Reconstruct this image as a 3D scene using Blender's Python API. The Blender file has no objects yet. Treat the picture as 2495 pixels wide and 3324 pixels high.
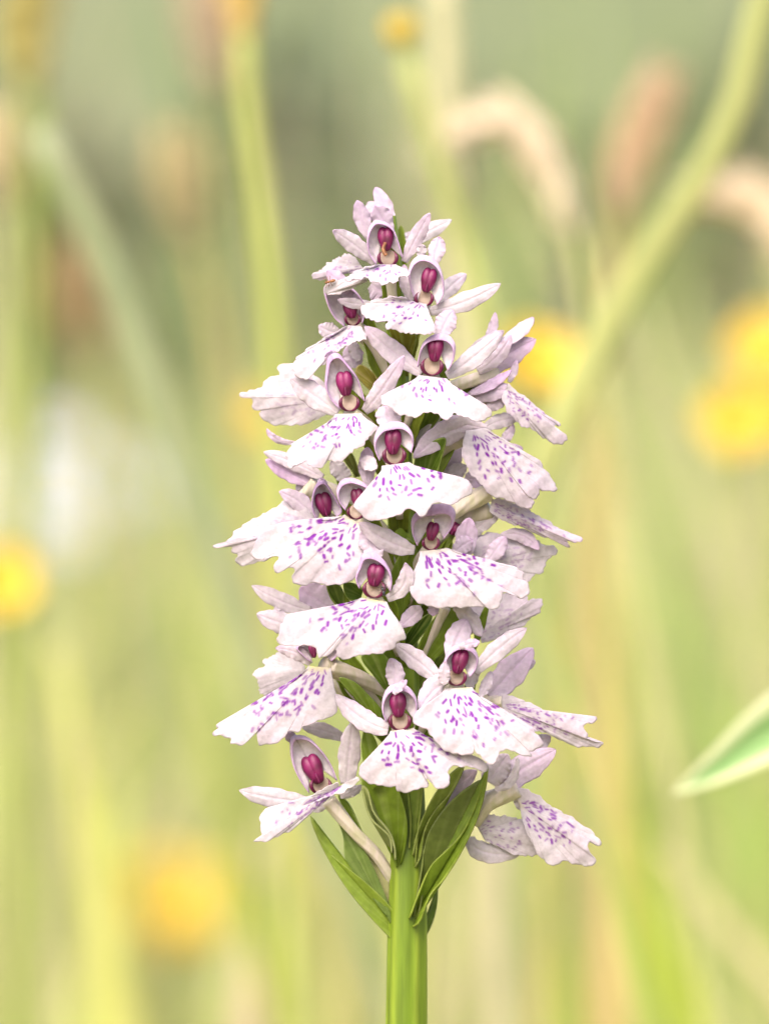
import bpy, math, random
import numpy as np
from mathutils import Vector

R = math.radians
random.seed(7)
rng = np.random.default_rng(7)
scene = bpy.context.scene
COL = scene.collection

# ------------------------------------------------------------------ camera
# Tracing unit: one pixel of the 2495 x 3324 photograph, as a length in the
# plane of the orchid's stem (about 0.0286 mm).
K = 2.857e-5
CAM_D = 0.60            # lens to stem
CAM_Z = 0.22            # lens height above the ground
CX, CY = 1247.5, 1662.0

cam_data = bpy.data.cameras.new('camera')
cam = bpy.data.objects.new('camera', cam_data)
COL.objects.link(cam)
cam.location = (0, -CAM_D, CAM_Z)
cam.rotation_euler = (R(90), 0, 0)
cam_data.sensor_fit = 'VERTICAL'
cam_data.sensor_height = 17.3
cam_data.sensor_width = 13.0
cam_data.lens = 17.3 * CAM_D / (3324 * K)
cam_data.clip_start = 0.01
cam_data.clip_end = 500
cam_data.dof.use_dof = True
cam_data.dof.focus_distance = CAM_D - 0.0055
cam_data.dof.aperture_fstop = cam_data.lens / 11.0
scene.camera = cam

# ------------------------------------------------------------------ light
SUN_EL, SUN_AZ = 48, -158      # high, veiled sun behind the camera's left shoulder
world = bpy.data.worlds.new('World')
scene.world = world
world.use_nodes = True
wn = world.node_tree
sky = wn.nodes.new('ShaderNodeTexSky')
sky.sky_type = 'NISHITA'
sky.sun_disc = False
sky.sun_elevation = R(SUN_EL)
sky.sun_rotation = R(SUN_AZ)
sky.dust_density = 6.0
sky.air_density = 0.9
sky.ozone_density = 0.6
wn.nodes['Background'].inputs[1].default_value = 0.15
wn.links.new(sky.outputs[0], wn.nodes['Background'].inputs[0])
sun_data = bpy.data.lights.new('sun', 'SUN')
sun_data.energy = 1.5
sun_data.angle = R(50)
sun_data.color = (1.0, 0.955, 0.905)
sun = bpy.data.objects.new('sun', sun_data)
COL.objects.link(sun)
sdir = Vector((math.sin(R(SUN_AZ)) * math.cos(R(SUN_EL)), math.cos(R(SUN_AZ)) * math.cos(R(SUN_EL)), math.sin(R(SUN_EL))))
sun.rotation_euler = sdir.to_track_quat('Z', 'Y').to_euler()
sun.location = (0, 0, 3)

scene.view_settings.view_transform = 'Standard'
scene.view_settings.look = 'None'
scene.view_settings.gamma = 1
scene.view_settings.use_curve_mapping = False
scene.view_settings.exposure = 1.33
scene.render.engine = 'CYCLES'
scene.cycles.use_denoising = True
scene.cycles.max_bounces = 12
scene.cycles.diffuse_bounces = 8
scene.cycles.transmission_bounces = 6

# ------------------------------------------------------------------ helpers
def P(X, Y, d=0.0):
    """photo pixel + depth d (same unit, towards the camera) -> world point"""
    f = 1 - d * K / CAM_D
    return np.array([(X - CX) * K * f, -d * K, CAM_Z + (CY - Y) * K * f])

def PA(a):
    a = np.asarray(a, float)
    f = 1 - a[..., 2] * K / CAM_D
    return np.stack([(a[..., 0] - CX) * K * f, -a[..., 2] * K, CAM_Z + (CY - a[..., 1]) * K * f], -1)

def B(X, Y, z):
    """photo pixel + metres behind the stem -> world point"""
    return P(X, Y, -z / K)

VIEWS = {1: (950, 570, 2.2133), 2: (740, 1050, 2.7667), 3: (1200, 1000, 2.3714), 4: (670, 1450, 2.3714),
         5: (1200, 1550, 2.3714), 6: (670, 2000, 2.3714), 7: (1200, 2000, 2.075), 8: (740, 2450, 1.3175), 0: (0, 0, 1.0)}

def V(v, pts):
    x0, y0, s = VIEWS[v]
    return np.array([(x0 + p[0] / s, y0 + p[1] / s) for p in pts], float)

def catmull(pts, n, closed=False, alpha=0.5):
    pts = np.asarray(pts, float)
    seg = np.linalg.norm(np.diff(pts, axis=0), axis=1)
    ext = np.vstack([2 * pts[0] - pts[1], pts, 2 * pts[-1] - pts[-2]])
    out = []
    for i in range(len(pts) - 1):
        p0, p1, p2, p3 = ext[i:i + 4]
        m = max(3, int(seg[i] / 3))
        t0 = 0.0
        t1 = t0 + max(1e-6, np.linalg.norm(p1 - p0)) ** alpha
        t2 = t1 + max(1e-6, np.linalg.norm(p2 - p1)) ** alpha
        t3 = t2 + max(1e-6, np.linalg.norm(p3 - p2)) ** alpha
        t = np.linspace(t1, t2, m, endpoint=False)[:, None]
        A1 = (t1 - t) / (t1 - t0) * p0 + (t - t0) / (t1 - t0) * p1
        A2 = (t2 - t) / (t2 - t1) * p1 + (t - t1) / (t2 - t1) * p2
        A3 = (t3 - t) / (t3 - t2) * p2 + (t - t2) / (t3 - t2) * p3
        B1 = (t2 - t) / (t2 - t0) * A1 + (t - t0) / (t2 - t0) * A2
        B2 = (t3 - t) / (t3 - t1) * A2 + (t - t1) / (t3 - t1) * A3
        out.append((t2 - t) / (t2 - t1) * B1 + (t - t1) / (t2 - t1) * B2)
    out.append(pts[-1:])
    c = np.vstack(out)
    L = np.concatenate([[0], np.cumsum(np.linalg.norm(np.diff(c, axis=0), axis=1))])
    q = np.linspace(0, L[-1], n)
    return np.stack([np.interp(q, L, c[:, j]) for j in range(c.shape[1])], -1)

def wobble(n, seed, octaves=((3, 1.0), (7, .6), (15, .4))):
    r = np.random.default_rng(seed)
    t = np.linspace(0, 1, n)
    w = np.zeros(n)
    for f, a in octaves:
        w += a * np.sin(2 * np.pi * (f * t * (1 + .15 * r.standard_normal()) + r.random()))
    return w

def grid_faces(n, m, wrap=False):
    """n columns, m rows, vertex index = row*n + col"""
    f = []
    for i in range(m - 1):
        for j in range(n if wrap else n - 1):
            a, b = i * n + j, i * n + (j + 1) % n
            f.append((a, b, b + n, a + n))
    return f

def mesh_obj(name, verts, faces, mat, parent=None, col=None, smooth=True, thick=0.0, origin=None):
    verts = np.asarray(verts, float).reshape(-1, 3)
    if origin is None and parent is not None:
        origin = np.array(WORLD_LOC.get(parent.name, (0, 0, 0)))
    if origin is not None:
        verts = verts - np.asarray(origin)
    me = bpy.data.meshes.new(name)
    me.from_pydata(verts.tolist(), [], faces)
    if smooth:
        me.polygons.foreach_set('use_smooth', [True] * len(me.polygons))
    if col is not None:
        at = me.color_attributes.new('Col', 'FLOAT_COLOR', 'POINT')
        c = np.ones((len(verts), 4)); c[:, :3] = np.asarray(col).reshape(-1, 3)
        at.data.foreach_set('color', c.ravel())
    me.materials.append(mat)
    me.update()
    o = bpy.data.objects.new(name, me)
    COL.objects.link(o)
    if thick:
        s = o.modifiers.new('thickness', 'SOLIDIFY')
        s.thickness = thick; s.offset = 0
    if parent is not None:
        o.parent = parent
    return o

WORLD_LOC = {}
def empty(name, loc, parent=None):
    o = bpy.data.objects.new(name, None)
    o.empty_display_size = 0.01
    COL.objects.link(o)
    pl = np.array(WORLD_LOC.get(parent.name, (0, 0, 0))) if parent is not None else np.zeros(3)
    o.location = tuple(np.asarray(loc) - pl)
    if parent is not None:
        o.parent = parent
    WORLD_LOC[o.name] = tuple(loc)
    return o

def tag(o, label, cat=None, group=None, kind=None):
    if label: o['label'] = label
    if cat: o['category'] = cat
    if group: o['group'] = group
    o['kind'] = kind or 'thing'
    return o

def tube_verts(path, radii, n=10, flat=1.0):
    path = np.asarray(path, float); m = len(path)
    radii = np.broadcast_to(np.asarray(radii, float), (m,))
    tang = np.gradient(path, axis=0)
    tang /= np.linalg.norm(tang, axis=1)[:, None] + 1e-12
    ref = np.array([0, 1.0, 0]) if abs(tang[m // 2][1]) < .9 else np.array([1.0, 0, 0])
    vs = []
    for i in range(m):
        u = np.cross(ref, tang[i]); u /= np.linalg.norm(u) + 1e-12
        w = np.cross(tang[i], u)
        a = np.linspace(0, 2 * np.pi, n, endpoint=False)
        vs.append(path[i] + radii[i] * (np.cos(a)[:, None] * u + flat * np.sin(a)[:, None] * w))
    vs.append(path[:1]); vs.append(path[-1:])
    f = grid_faces(n, m, True)
    c0, c1 = m * n, m * n + 1
    for j in range(n):
        f.append((c0, (j + 1) % n, j)); f.append((c1, (m - 1) * n + j, (m - 1) * n + (j + 1) % n))
    return np.vstack(vs), f

def smooth_path(pts, n):
    return catmull(np.asarray(pts, float) / K, n) * K     # resample in pixel units

# ------------------------------------------------------------------ materials
def new_mat(name):
    m = bpy.data.materials.new(name)
    m.use_nodes = True
    nt = m.node_tree
    nt.nodes.clear()
    out = nt.nodes.new('ShaderNodeOutputMaterial')
    return m, nt, out

def node(nt, t, **kw):
    n = nt.nodes.new('ShaderNode' + t)
    for k, v in kw.items():
        if k.startswith('i_'):
            n.inputs[int(k[2:])].default_value = v
        else:
            setattr(n, k, v)
    return n

def mixc(nt, fac, a, b, blend='MIX'):
    n = nt.nodes.new('ShaderNodeMix'); n.data_type = 'RGBA'; n.blend_type = blend
    for sock, val in ((n.inputs[0], fac), (n.inputs[6], a), (n.inputs[7], b)):
        if hasattr(val, 'links'): nt.links.new(val, sock)
        elif isinstance(val, (int, float)): sock.default_value = val
        else: sock.default_value = (*val, 1)
    return n.outputs[2]

def sheet(nt, out, color, transl, rough=.5, spec=.3, bump=None, tcol=None):
    """thin plant tissue: principled surface mixed with light coming through"""
    p = node(nt, 'BsdfPrincipled')
    p.inputs['Roughness'].default_value = rough
    p.inputs['Specular IOR Level'].default_value = spec
    nt.links.new(color, p.inputs['Base Color'])
    t = node(nt, 'BsdfTranslucent')
    nt.links.new(tcol if tcol is not None else color, t.inputs[0])
    if bump is not None:
        nt.links.new(bump, p.inputs['Normal']); nt.links.new(bump, t.inputs['Normal'])
    mx = node(nt, 'MixShader', i_0=transl)
    nt.links.new(p.outputs[0], mx.inputs[1]); nt.links.new(t.outputs[0], mx.inputs[2])
    nt.links.new(mx.outputs[0], out.inputs[0])

def bump_of(nt, height, strength, dist):
    b = node(nt, 'Bump'); b.inputs['Strength'].default_value = strength; b.inputs['Distance'].default_value = dist
    nt.links.new(height, b.inputs['Height'])
    return b.outputs[0]

def mat_petal(name='petal_tissue', transl=.36, lo=(0.52, 0.455, 0.51), hi=(0.60, 0.565, 0.585)):
    m, nt, out = new_mat(name)
    at = node(nt, 'VertexColor', layer_name='Col')
    sep = node(nt, 'SeparateColor'); nt.links.new(at.outputs[0], sep.inputs[0])
    tc = node(nt, 'TexCoord')
    n1 = node(nt, 'TexNoise'); n1.inputs['Scale'].default_value = 420; n1.inputs['Detail'].default_value = 4
    nt.links.new(tc.outputs['Object'], n1.inputs['Vector'])
    n2 = node(nt, 'TexNoise'); n2.inputs['Scale'].default_value = 2600; n2.inputs['Detail'].default_value = 5
    nt.links.new(tc.outputs['Object'], n2.inputs['Vector'])
    white = mixc(nt, n1.outputs[0], lo, hi)
    c = mixc(nt, sep.outputs[1], white, (0.56, 0.37, 0.60))
    c = mixc(nt, sep.outputs[2], c, (0.56, 0.50, 0.16))
    r = node(nt, 'MapRange'); r.inputs[1].default_value = .3; r.inputs[2].default_value = .7
    r.inputs[3].default_value = .86; r.inputs[4].default_value = 1.08
    nt.links.new(n2.outputs[0], r.inputs[0])
    sp = node(nt, 'VectorMath', operation='SCALE'); nt.links.new(c, sp.inputs[0]); nt.links.new(r.outputs[0], sp.inputs['Scale'])
    c = mixc(nt, sep.outputs[0], sp.outputs[0], (0.18, 0.012, 0.29))
    b = bump_of(nt, n2.outputs[0], .55, 0.00009)
    sheet(nt, out, c, transl, .5, .25, b)
    return m

def mat_simple(name, c1, c2, scale, rough=.45, spec=.4, transl=0.0, bump=.3, bdist=.00008, stretch=None):
    m, nt, out = new_mat(name)
    tc = node(nt, 'TexCoord')
    n1 = node(nt, 'TexNoise'); n1.inputs['Scale'].default_value = scale; n1.inputs['Detail'].default_value = 4
    src = tc.outputs['Object']
    if stretch:
        mp = node(nt, 'Mapping'); mp.inputs['Scale'].default_value = stretch
        nt.links.new(src, mp.inputs[0]); src = mp.outputs[0]
    nt.links.new(src, n1.inputs['Vector'])
    rp = node(nt, 'MapRange'); rp.inputs[1].default_value = .32; rp.inputs[2].default_value = .68
    nt.links.new(n1.outputs[0], rp.inputs[0])
    c = mixc(nt, rp.outputs[0], c1, c2)
    sheet(nt, out, c, transl, rough, spec, bump_of(nt, n1.outputs[0], bump, bdist))
    return m

def mat_attr(name, transl=.3, rough=.5, spec=.3, nscale=900, amount=.25, bdist=.0001, stretch=None):
    """colour from the mesh's own attribute, broken up by noise"""
    m, nt, out = new_mat(name)
    at = node(nt, 'VertexColor', layer_name='Col')
    tc = node(nt, 'TexCoord')
    n1 = node(nt, 'TexNoise'); n1.inputs['Scale'].default_value = nscale; n1.inputs['Detail'].default_value = 3
    src = tc.outputs['Object']
    if stretch:
        mp = node(nt, 'Mapping'); mp.inputs['Scale'].default_value = stretch
        nt.links.new(src, mp.inputs[0]); src = mp.outputs[0]
    nt.links.new(src, n1.inputs['Vector'])
    r = node(nt, 'MapRange'); r.inputs[1].default_value = .3; r.inputs[2].default_value = .7
    r.inputs[3].default_value = 1 - amount; r.inputs[4].default_value = 1 + amount
    nt.links.new(n1.outputs[0], r.inputs[0])
    sp = node(nt, 'VectorMath', operation='SCALE'); nt.links.new(at.outputs[0], sp.inputs[0]); nt.links.new(r.outputs[0], sp.inputs['Scale'])
    sheet(nt, out, sp.outputs[0], transl, rough, spec, bump_of(nt, n1.outputs[0], .25, bdist))
    return m

M_PETAL = mat_petal()
M_HOOD = mat_petal('hood_tissue', .38, (0.72, 0.65, 0.70), (0.78, 0.74, 0.76))
M_ANTHER = mat_simple('anther_magenta', (0.06, 0.0015, 0.02), (0.20, 0.008, 0.09), 700, .48, .4, bump=.6)
M_RIM = mat_simple('maroon_rim', (0.05, 0.002, 0.018), (0.11, 0.005, 0.045), 2500, .4, .4)
M_CUP = mat_simple('cream_cup', (0.50, 0.36, 0.30), (0.60, 0.48, 0.40), 1500, .5, .3, .4)
M_OVARY = mat_simple('ovary_skin', (0.52, 0.49, 0.33), (0.70, 0.60, 0.57), 1500, .5, .3, .3, bump=.6, stretch=(1, 1, .25))
M_GREEN = mat_attr('bract_green', .45, .42, .4, 1300, .16)
M_STEM = mat_attr('stem_green', .12, .42, .4, 1900, .22, .00012, stretch=(1, 1, .07))
M_BROWN = mat_simple('withered_brown', (0.12, 0.04, 0.015), (0.25, 0.11, 0.04), 2500)
M_BLACK = mat_simple('insect_black', (0.008, 0.008, 0.012), (0.03, 0.03, 0.035), 3000, .3, .5)
M_MEADOW = mat_attr('meadow_blades', .42, .55, .25, 60, .12, .0005)
M_YELLOW = mat_simple('buttercup_yellow', (0.68, 0.49, 0.05), (0.72, 0.55, 0.09), 200, .3, .5, .35)
M_WHITE_RAY = mat_simple('daisy_white', (0.44, 0.46, 0.52), (0.50, 0.52, 0.56), 200, .5, .3, .3)

# ------------------------------------------------------------------ orchid builders (pixel space)
THICK = 0.00009
SEED = [0]

def marks_for(grid, seed, strength=1.0, sl=.78, ql=.62):
    """purple dashes laid out along the lip's veins; grid: (M,N,2) pixel positions"""
    r = np.random.default_rng(seed)
    M_, N_ = grid.shape[:2]
    mark = np.zeros((M_, N_))
    size = np.linalg.norm(grid[-1, N_ // 2] - grid[0, N_ // 2]) + 1e-6
    width = np.linalg.norm(grid[-1, int(N_ * .2)] - grid[-1, int(N_ * .8)])
    def at(q, s):
        j = np.clip((q + 1) / 2 * (N_ - 1), 0, N_ - 1); i = np.clip(s * (M_ - 1), 0, M_ - 1)
        return grid[int(round(i)), int(round(j))]
    def dash(p, q_, wd, inten):
        d = q_ - p; L2 = max(1e-6, d @ d)
        t = np.clip(((grid - p) @ d) / L2, 0, 1)
        dist = np.linalg.norm(grid - (p + t[..., None] * d), axis=-1)
        v = inten * (.86 * np.clip((wd + 1.2 - dist) / 2.6, 0, 1) + .14 * np.clip((wd + 6 - dist) / 8, 0, 1))
        np.maximum(mark, v, out=mark)
    gsc = float(np.clip(math.sqrt(size * width) / 250, .55, 1.05))
    for q0 in (-.58, -.46, -.35, -.25, -.15, -.05, .05, .15, .25, .35, .46, .58):
        q0 += r.normal(0, .02)
        if abs(q0) > ql: continue
        s = .07 + .09 * r.random()
        smax = sl - .22 * abs(q0) + .05 * r.standard_normal()
        while s < smax:
            ln = (r.uniform(4, 13) if s > .3 else r.uniform(8, 20)) * gsc
            gap = np.linalg.norm(at(min(1, q0 + .05), s) - at(max(-1, q0 - .05), s))
            if r.random() < .74 * np.clip(gap / 11, .22, 1):
                c = at(q0 + r.normal(0, .025), s)
                dirv = at(q0, min(1, s + .1)) - at(q0, max(0, s - .1))
                dirv = dirv / (np.linalg.norm(dirv) + 1e-6)
                a = r.normal(0, .35 if s < .45 else .9)
                dirv = np.array([dirv[0] * math.cos(a) - dirv[1] * math.sin(a), dirv[0] * math.sin(a) + dirv[1] * math.cos(a)])
                fade = np.clip(1.25 - s * .75, .25, 1) * r.uniform(.55, 1.1)
                dash(c - dirv * ln / 2, c + dirv * ln / 2, r.uniform(3.0, 5.6) * gsc * float(np.clip(gap / 15, .55, 1)), min(1, fade * 1.25) * strength)
            s += (ln + r.uniform(12, 26)) / size
    # broken loop lines either side of the middle
    for sg in (-1, 1):
        qs = .30 + .06 * r.standard_normal()
        for s in np.arange(.28, .66, .045):
            if r.random() < .40 * gsc ** 2:
                q = sg * qs * (1 - max(0, s - .45) * 2.6)
                p1, p2 = at(q, s), at(sg * qs * (1 - max(0, s - .405) * 2.6), s + .05)
                dash(p1, p2, r.uniform(2.6, 4.0), r.uniform(.6, 1) * strength)
    return mark

def lip(parent, v, outline, d0, fwd=80, bend=60, side=60, wave=3.2, n=216, m=48, marks=1.0, lil=.10, yellow=.0, tiltx=0.0, sl=.78, name='lip', fold=18):
    SEED[0] += 1; sd = SEED[0]
    pts = V(v, outline)
    nl, nr = pts[0], pts[-1]
    out = catmull(pts, n)
    nrm = np.gradient(out, axis=0); nrm = np.stack([nrm[:, 1], -nrm[:, 0]], -1)
    nrm /= np.linalg.norm(nrm, axis=1)[:, None] + 1e-9
    env = np.clip(np.minimum(np.arange(n), np.arange(n)[::-1]) / (n * .12), 0, 1)
    out = out + nrm * (wobble(n, sd, ((9, .9), (17, .8), (29, .7), (41, .4))) * env * 2.2)[:, None]
    t = np.linspace(0, 1, n); q = 2 * t - 1
    s = np.linspace(0, 1, m)
    neck = nl + (nr - nl) * t[:, None]
    g = neck[None] * (1 - s)[:, None, None] + out[None] * s[:, None, None]
    # veins relax sideways so the fan does not look ruled
    S, Q = np.meshgrid(s, q, indexing='ij')
    w1 = wobble(n, sd + 500, ((2, 1), (4, .6)))[None]
    w2 = wobble(n, sd + 900, ((5, 1), (8, .7), (13, .35)))[None]
    ray = np.linalg.norm(out - neck, axis=1)
    kr = max(3, n // 9); pad = np.pad(ray, kr, mode='edge')
    mxr = np.array([pad[i:i + 2 * kr + 1].max() for i in range(n)])
    gk = np.exp(-np.linspace(-2, 2, 2 * kr + 1) ** 2); gk /= gk.sum()
    smr = np.convolve(np.pad(mxr, kr, mode='edge'), gk, mode='valid')
    RS = S.copy(); S = S * np.clip(ray / smr, 0, 1)[None]
    bend = bend * .6
    d = d0 + fwd * (1.6 * S - .6 * S ** 2) - bend * S ** 2.2 - side * Q ** 2 * S ** 1.6 + fold * np.exp(-(Q / .22) ** 2) * S
    r2 = np.random.default_rng(sd + 31); ph = r2.random(6) * 6.28
    X_, Y_ = g[..., 0], g[..., 1]
    n2d = np.sin(X_ / 21 + 1.4 * np.sin(Y_ / 30 + ph[0]) + ph[1]) + .8 * np.sin(Y_ / 17 + 1.2 * np.sin(X_ / 26 + ph[2]) + ph[3]) + .6 * np.sin((X_ + Y_) / 11 + ph[4])
    d = d + wave * (1.1 * w1 * S ** 2 + .25 * w2 * S ** 5 + .45 * n2d * np.clip(S * 1.6, 0, 1))
    d = d + tiltx * (g[..., 0] - (nl[0] + nr[0]) / 2)
    mk = marks_for(g, sd + 77, marks, sl) if marks > 0 else np.zeros_like(S)
    S = RS
    vein = .035 * np.clip(np.sin(Q * 46 + w1) * 2 - .6, 0, 1) * np.clip(S * 3, 0, 1) + .03 * n2d * S
    G = np.clip(lil * (.35 + .9 * S ** 4) + vein + .05 * w1 * S, 0, 1)
    Yl = yellow * .55 * np.clip(1 - S / .13, 0, 1) ** 1.5 * (1 + .3 * n2d)
    verts = PA(np.concatenate([g, d[..., None]], -1))
    return mesh_obj(name, verts, grid_faces(n, m), M_PETAL, parent, np.stack([mk, G, np.clip(Yl, 0, 1)], -1), thick=THICK)

def blade(parent, v, base, mid, tip, width, db, dt, name='sepal', lil=.12, cup=.09, tiplil=.25, mat=None, prof=None, n=23, m=34, dm=None, col=None, roll=0.0, thick=THICK, basew=.42, col_edge=None):
    """ovate sepal from base over mid to tip (pixels), depth db at the base, dt at the tip"""
    SEED[0] += 1
    sc = VIEWS[v][2]
    b, mi, ti = V(v, [base, mid, tip])
    wpx = width / sc
    s = np.linspace(0, 1, m)
    ctrl = 2 * mi - .5 * (b + ti)
    cen = ((1 - s) ** 2)[:, None] * b + (2 * s * (1 - s))[:, None] * ctrl + (s ** 2)[:, None] * ti
    tg = np.gradient(cen, axis=0); tg /= np.linalg.norm(tg, axis=1)[:, None] + 1e-9
    nr = np.stack([-tg[:, 1], tg[:, 0]], -1)
    if prof is None:
        w = np.where(s < .5, basew + (1 - basew) * np.sin(np.pi * np.clip(s / .5, 0, 1) / 2) ** 1.2, np.clip(1 - (np.clip(s - .5, 0, 1) / .5) ** 2.1, 0, 1) ** .72)
    else:
        w = prof(s)
    hw = wpx / 2 * w
    hw = hw * (1 + .05 * wobble(m, SEED[0] + 40, ((3, 1), (6, .6))))
    u = np.linspace(-1, 1, n)
    g = cen[:, None] + nr[:, None] * (hw[:, None] * u[None])[..., None]
    dm_ = (db + dt) / 2 if dm is None else dm
    dc = ((1 - s) ** 2) * db + 2 * s * (1 - s) * (2 * dm_ - .5 * (db + dt)) + s ** 2 * dt
    d = dc[:, None] - cup * wpx * (u ** 2)[None] * w[:, None] + roll * u[None] * hw[:, None]
    d = d + 3.0 * wobble(m, SEED[0], ((2, 1), (5, .5)))[:, None] * (u[None] ** 2) - .035 * wpx * np.exp(-(u / .16) ** 2)[None] * w[:, None] + .003 * wpx * np.sin(u * 15)[None]
    U, S = np.meshgrid(u, s)
    if mat is None:
        G = 1.25 * lil * (.6 + .5 * S) + tiplil * np.clip((S - .7) / .3, 0, 1) ** 1.5 + .22 * np.clip((np.abs(U) - .86) / .14, 0, 1) + .13 * np.exp(-(U / .09) ** 2) + .025 * np.sin(U * 15 + 1) * np.sin(S * 3.1) + .06 * wobble(m, SEED[0] + 9, ((4, 1), (9, .8), (14, .5)))[:, None] * np.cos(U * 4 + SEED[0]) + .04
        C = np.stack([np.zeros_like(G), np.clip(G, 0, 1), .06 * (1 - S) ** 3], -1)
        mat_ = M_PETAL
    else:
        mat_ = mat
        ca = np.array(col if col is not None else (0.12, 0.20, 0.02))
        ce = np.array(col_edge if col_edge is not None else ca * 1.5)
        vn = .5 * np.exp(-(U / .07) ** 2) + .28 * (np.sin(U * 15 + 1) > .8) + .6 * np.clip((np.abs(U) - .9) / .1, 0, 1)
        C = ca + (ce - ca) * np.clip(vn, 0, 1)[..., None]
    verts = PA(np.concatenate([g, d[..., None]], -1))
    return mesh_obj(name, verts, grid_faces(n, m), mat_, parent, C, thick=thick)

def hood(parent, v, rim, d0, op=.88, deep=34, lil=.22, front=18, lean=(0, 0)):
    """two petals closing to a hood over the column; rim = outer outline from one base over the top to the other"""
    pts = catmull(V(v, rim), 49)
    base = (pts[0] + pts[-1]) / 2
    cen = pts.mean(0)
    SEED[0] += 1
    t = np.linspace(0, 1, 49)
    topw = np.sin(np.pi * t) ** 2
    # rings: opening edge -> outer outline -> closed back
    rings = []
    o1 = base + (pts - base) * (1 - (1 - op) * topw - .02)[:, None]
    prof = [(0, .0, front), (.4, .0, front * .9), (.8, .0, front * .5), (1, .0, 0), (1, .10, -deep * .40), (1, .28, -deep * .72), (1, .52, -deep * .92), (1, .77, -deep), (1, .97, -deep * 1.03)]
    g = []; col = []
    for i, (a, sh, dd) in enumerate(prof):
        p = o1 + (pts - o1) * a
        c2 = cen + np.array(lean) * (sh)
        p = p + (c2 - p) * sh
        dep = d0 + dd * (.35 + .65 * topw) if dd > 0 else d0 + dd
        dep = np.broadcast_to(dep, (49,)) + 2.5 * wobble(49, SEED[0] + i // 3, ((2, 1), (4, .6)))
        g.append(np.concatenate([p, dep[:, None]], -1))
        e = [1.0, .55, .45, .42, .20, .08, .05, .05, .05][i] * lil / .22
        G = np.clip(e + .06 * np.sin(t * 60) + (.12 * topw if i < 4 else 0), 0, 1)
        col.append(np.stack([np.zeros(49), G, np.zeros(49)], -1))
    g = np.array(g); col = np.array(col)
    # refine along the profile
    k = len(prof); fine = np.linspace(0, k - 1, 26)
    gi = np.stack([[np.interp(fine, np.arange(k), g[:, j, c]) for c in range(3)] for j in range(49)], 0).transpose(2, 0, 1)
    ci = np.stack([[np.interp(fine, np.arange(k), col[:, j, c]) for c in range(3)] for j in range(49)], 0).transpose(2, 0, 1)
    for a, b in ((0, 26), (23, 49)):
        gg = gi[:, a:b].copy()
        if a: gg[..., 2] += 4           # one petal overlaps the other at the top
        mesh_obj('hood_petal', PA(gg), grid_faces(b - a, 26), M_HOOD, parent, ci[:, a:b], thick=THICK)

def ell(cx, cy, d, rx, ry, rd, tilt=0, nu=20, nv=14, fn=None):
    th = np.linspace(0, 2 * np.pi, nu, endpoint=False); ph = np.linspace(.03, np.pi - .03, nv)
    PH, TH = np.meshgrid(ph, th, indexing='ij')
    x = np.sin(PH) * np.cos(TH); z = np.sin(PH) * np.sin(TH); y = -np.cos(PH)
    if fn: x, y, z = fn(x, y, z)
    x = x * rx; y = y * ry; z = z * rd
    c, s_ = math.cos(tilt), math.sin(tilt)
    g = np.stack([cx + x * c - y * s_, cy + x * s_ + y * c, d + z], -1)
    f = grid_faces(nu, nv, True)
    f.append(tuple(range(nu))[::-1]); f.append(tuple((nv - 1) * nu + j for j in range(nu)))
    return g, f

def column(parent, v, cap, w, h, tilt, throat, tw, d0, rims=True, th=None):
    """magenta anther cap (two pouches with a groove) above the cream stigma cup with its maroon U-shaped edge"""
    sc = VIEWS[v][2]
    c = V(v, [cap])[0]; w, h = w / sc, h / sc
    def shape(x, y, z):
        rt = np.sqrt(np.clip(1 - y * y, 1e-3, 1))
        taper = np.where(y > 0, (1 - .5 * np.clip(y, 0, 1) ** .9) * np.clip(1 - np.abs(y) ** 7, 0, 1) ** .5, np.clip(1 - np.abs(y) ** 2.6, 0, 1) ** .5) / rt
        return x * taper, y, z
    ct, st = math.cos(R(tilt)), math.sin(R(tilt))
    gs, fs = [], []
    for sg in (-1, 1):
        ox = sg * w * .145
        g, f = ell(c[0] + ox * ct, c[1] + ox * st, d0 - 8 + sg * 2, w * .37, h * .53, w * .36, R(tilt + sg * 4), 18, 16, shape)
        b0 = sum(len(q.reshape(-1, 3)) for q in gs)
        gs.append(g.reshape(-1, 3)); fs += [tuple(b0 + i for i in q) for q in f]
    mesh_obj('anther_cap', PA(np.vstack(gs)), fs, M_ANTHER, parent)
    # beak between the pouches
    g, f = ell(c[0] - st * h * .34 * 1.0, c[1] + ct * h * .34, d0 + w * .22, w * .07, h * .20, w * .10, R(tilt), 12, 8)
    mesh_obj('rostellum', PA(g), f, M_ANTHER, parent)
    if throat is None: return
    t = V(v, [throat])[0]; tw = tw / sc
    th = (th / sc) if th else tw * .72
    g, f = ell(t[0], t[1], d0 - 26, tw * .42, th * .60, tw * .10, R(tilt) * .5, 24, 14,
               lambda x, y, z: (x, y, np.where(z > 0, z * (1 - 1.25 * np.exp(-(x * x + (y + .1) ** 2) / .45)), z)))
    mesh_obj('stigma', PA(g), f, M_CUP, parent)
    if rims:
        a = np.linspace(R(-52), R(232), 26)
        path = np.stack([t[0] + np.cos(a) * tw * .46, t[1] + np.sin(a) * th * .60, d0 + 4 + 8 * np.cos(2 * a)], -1)
        rad = (2.2 + 5.2 * np.abs(np.cos(a)) ** 1.2) * (tw / 75) * np.clip(np.minimum(np.arange(26), np.arange(26)[::-1]) / 4, .25, 1)
        vs, f = tube_verts(PA(path), rad * K, 8)
        mesh_obj('stigma_rim', vs, f, M_RIM, parent)

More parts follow.
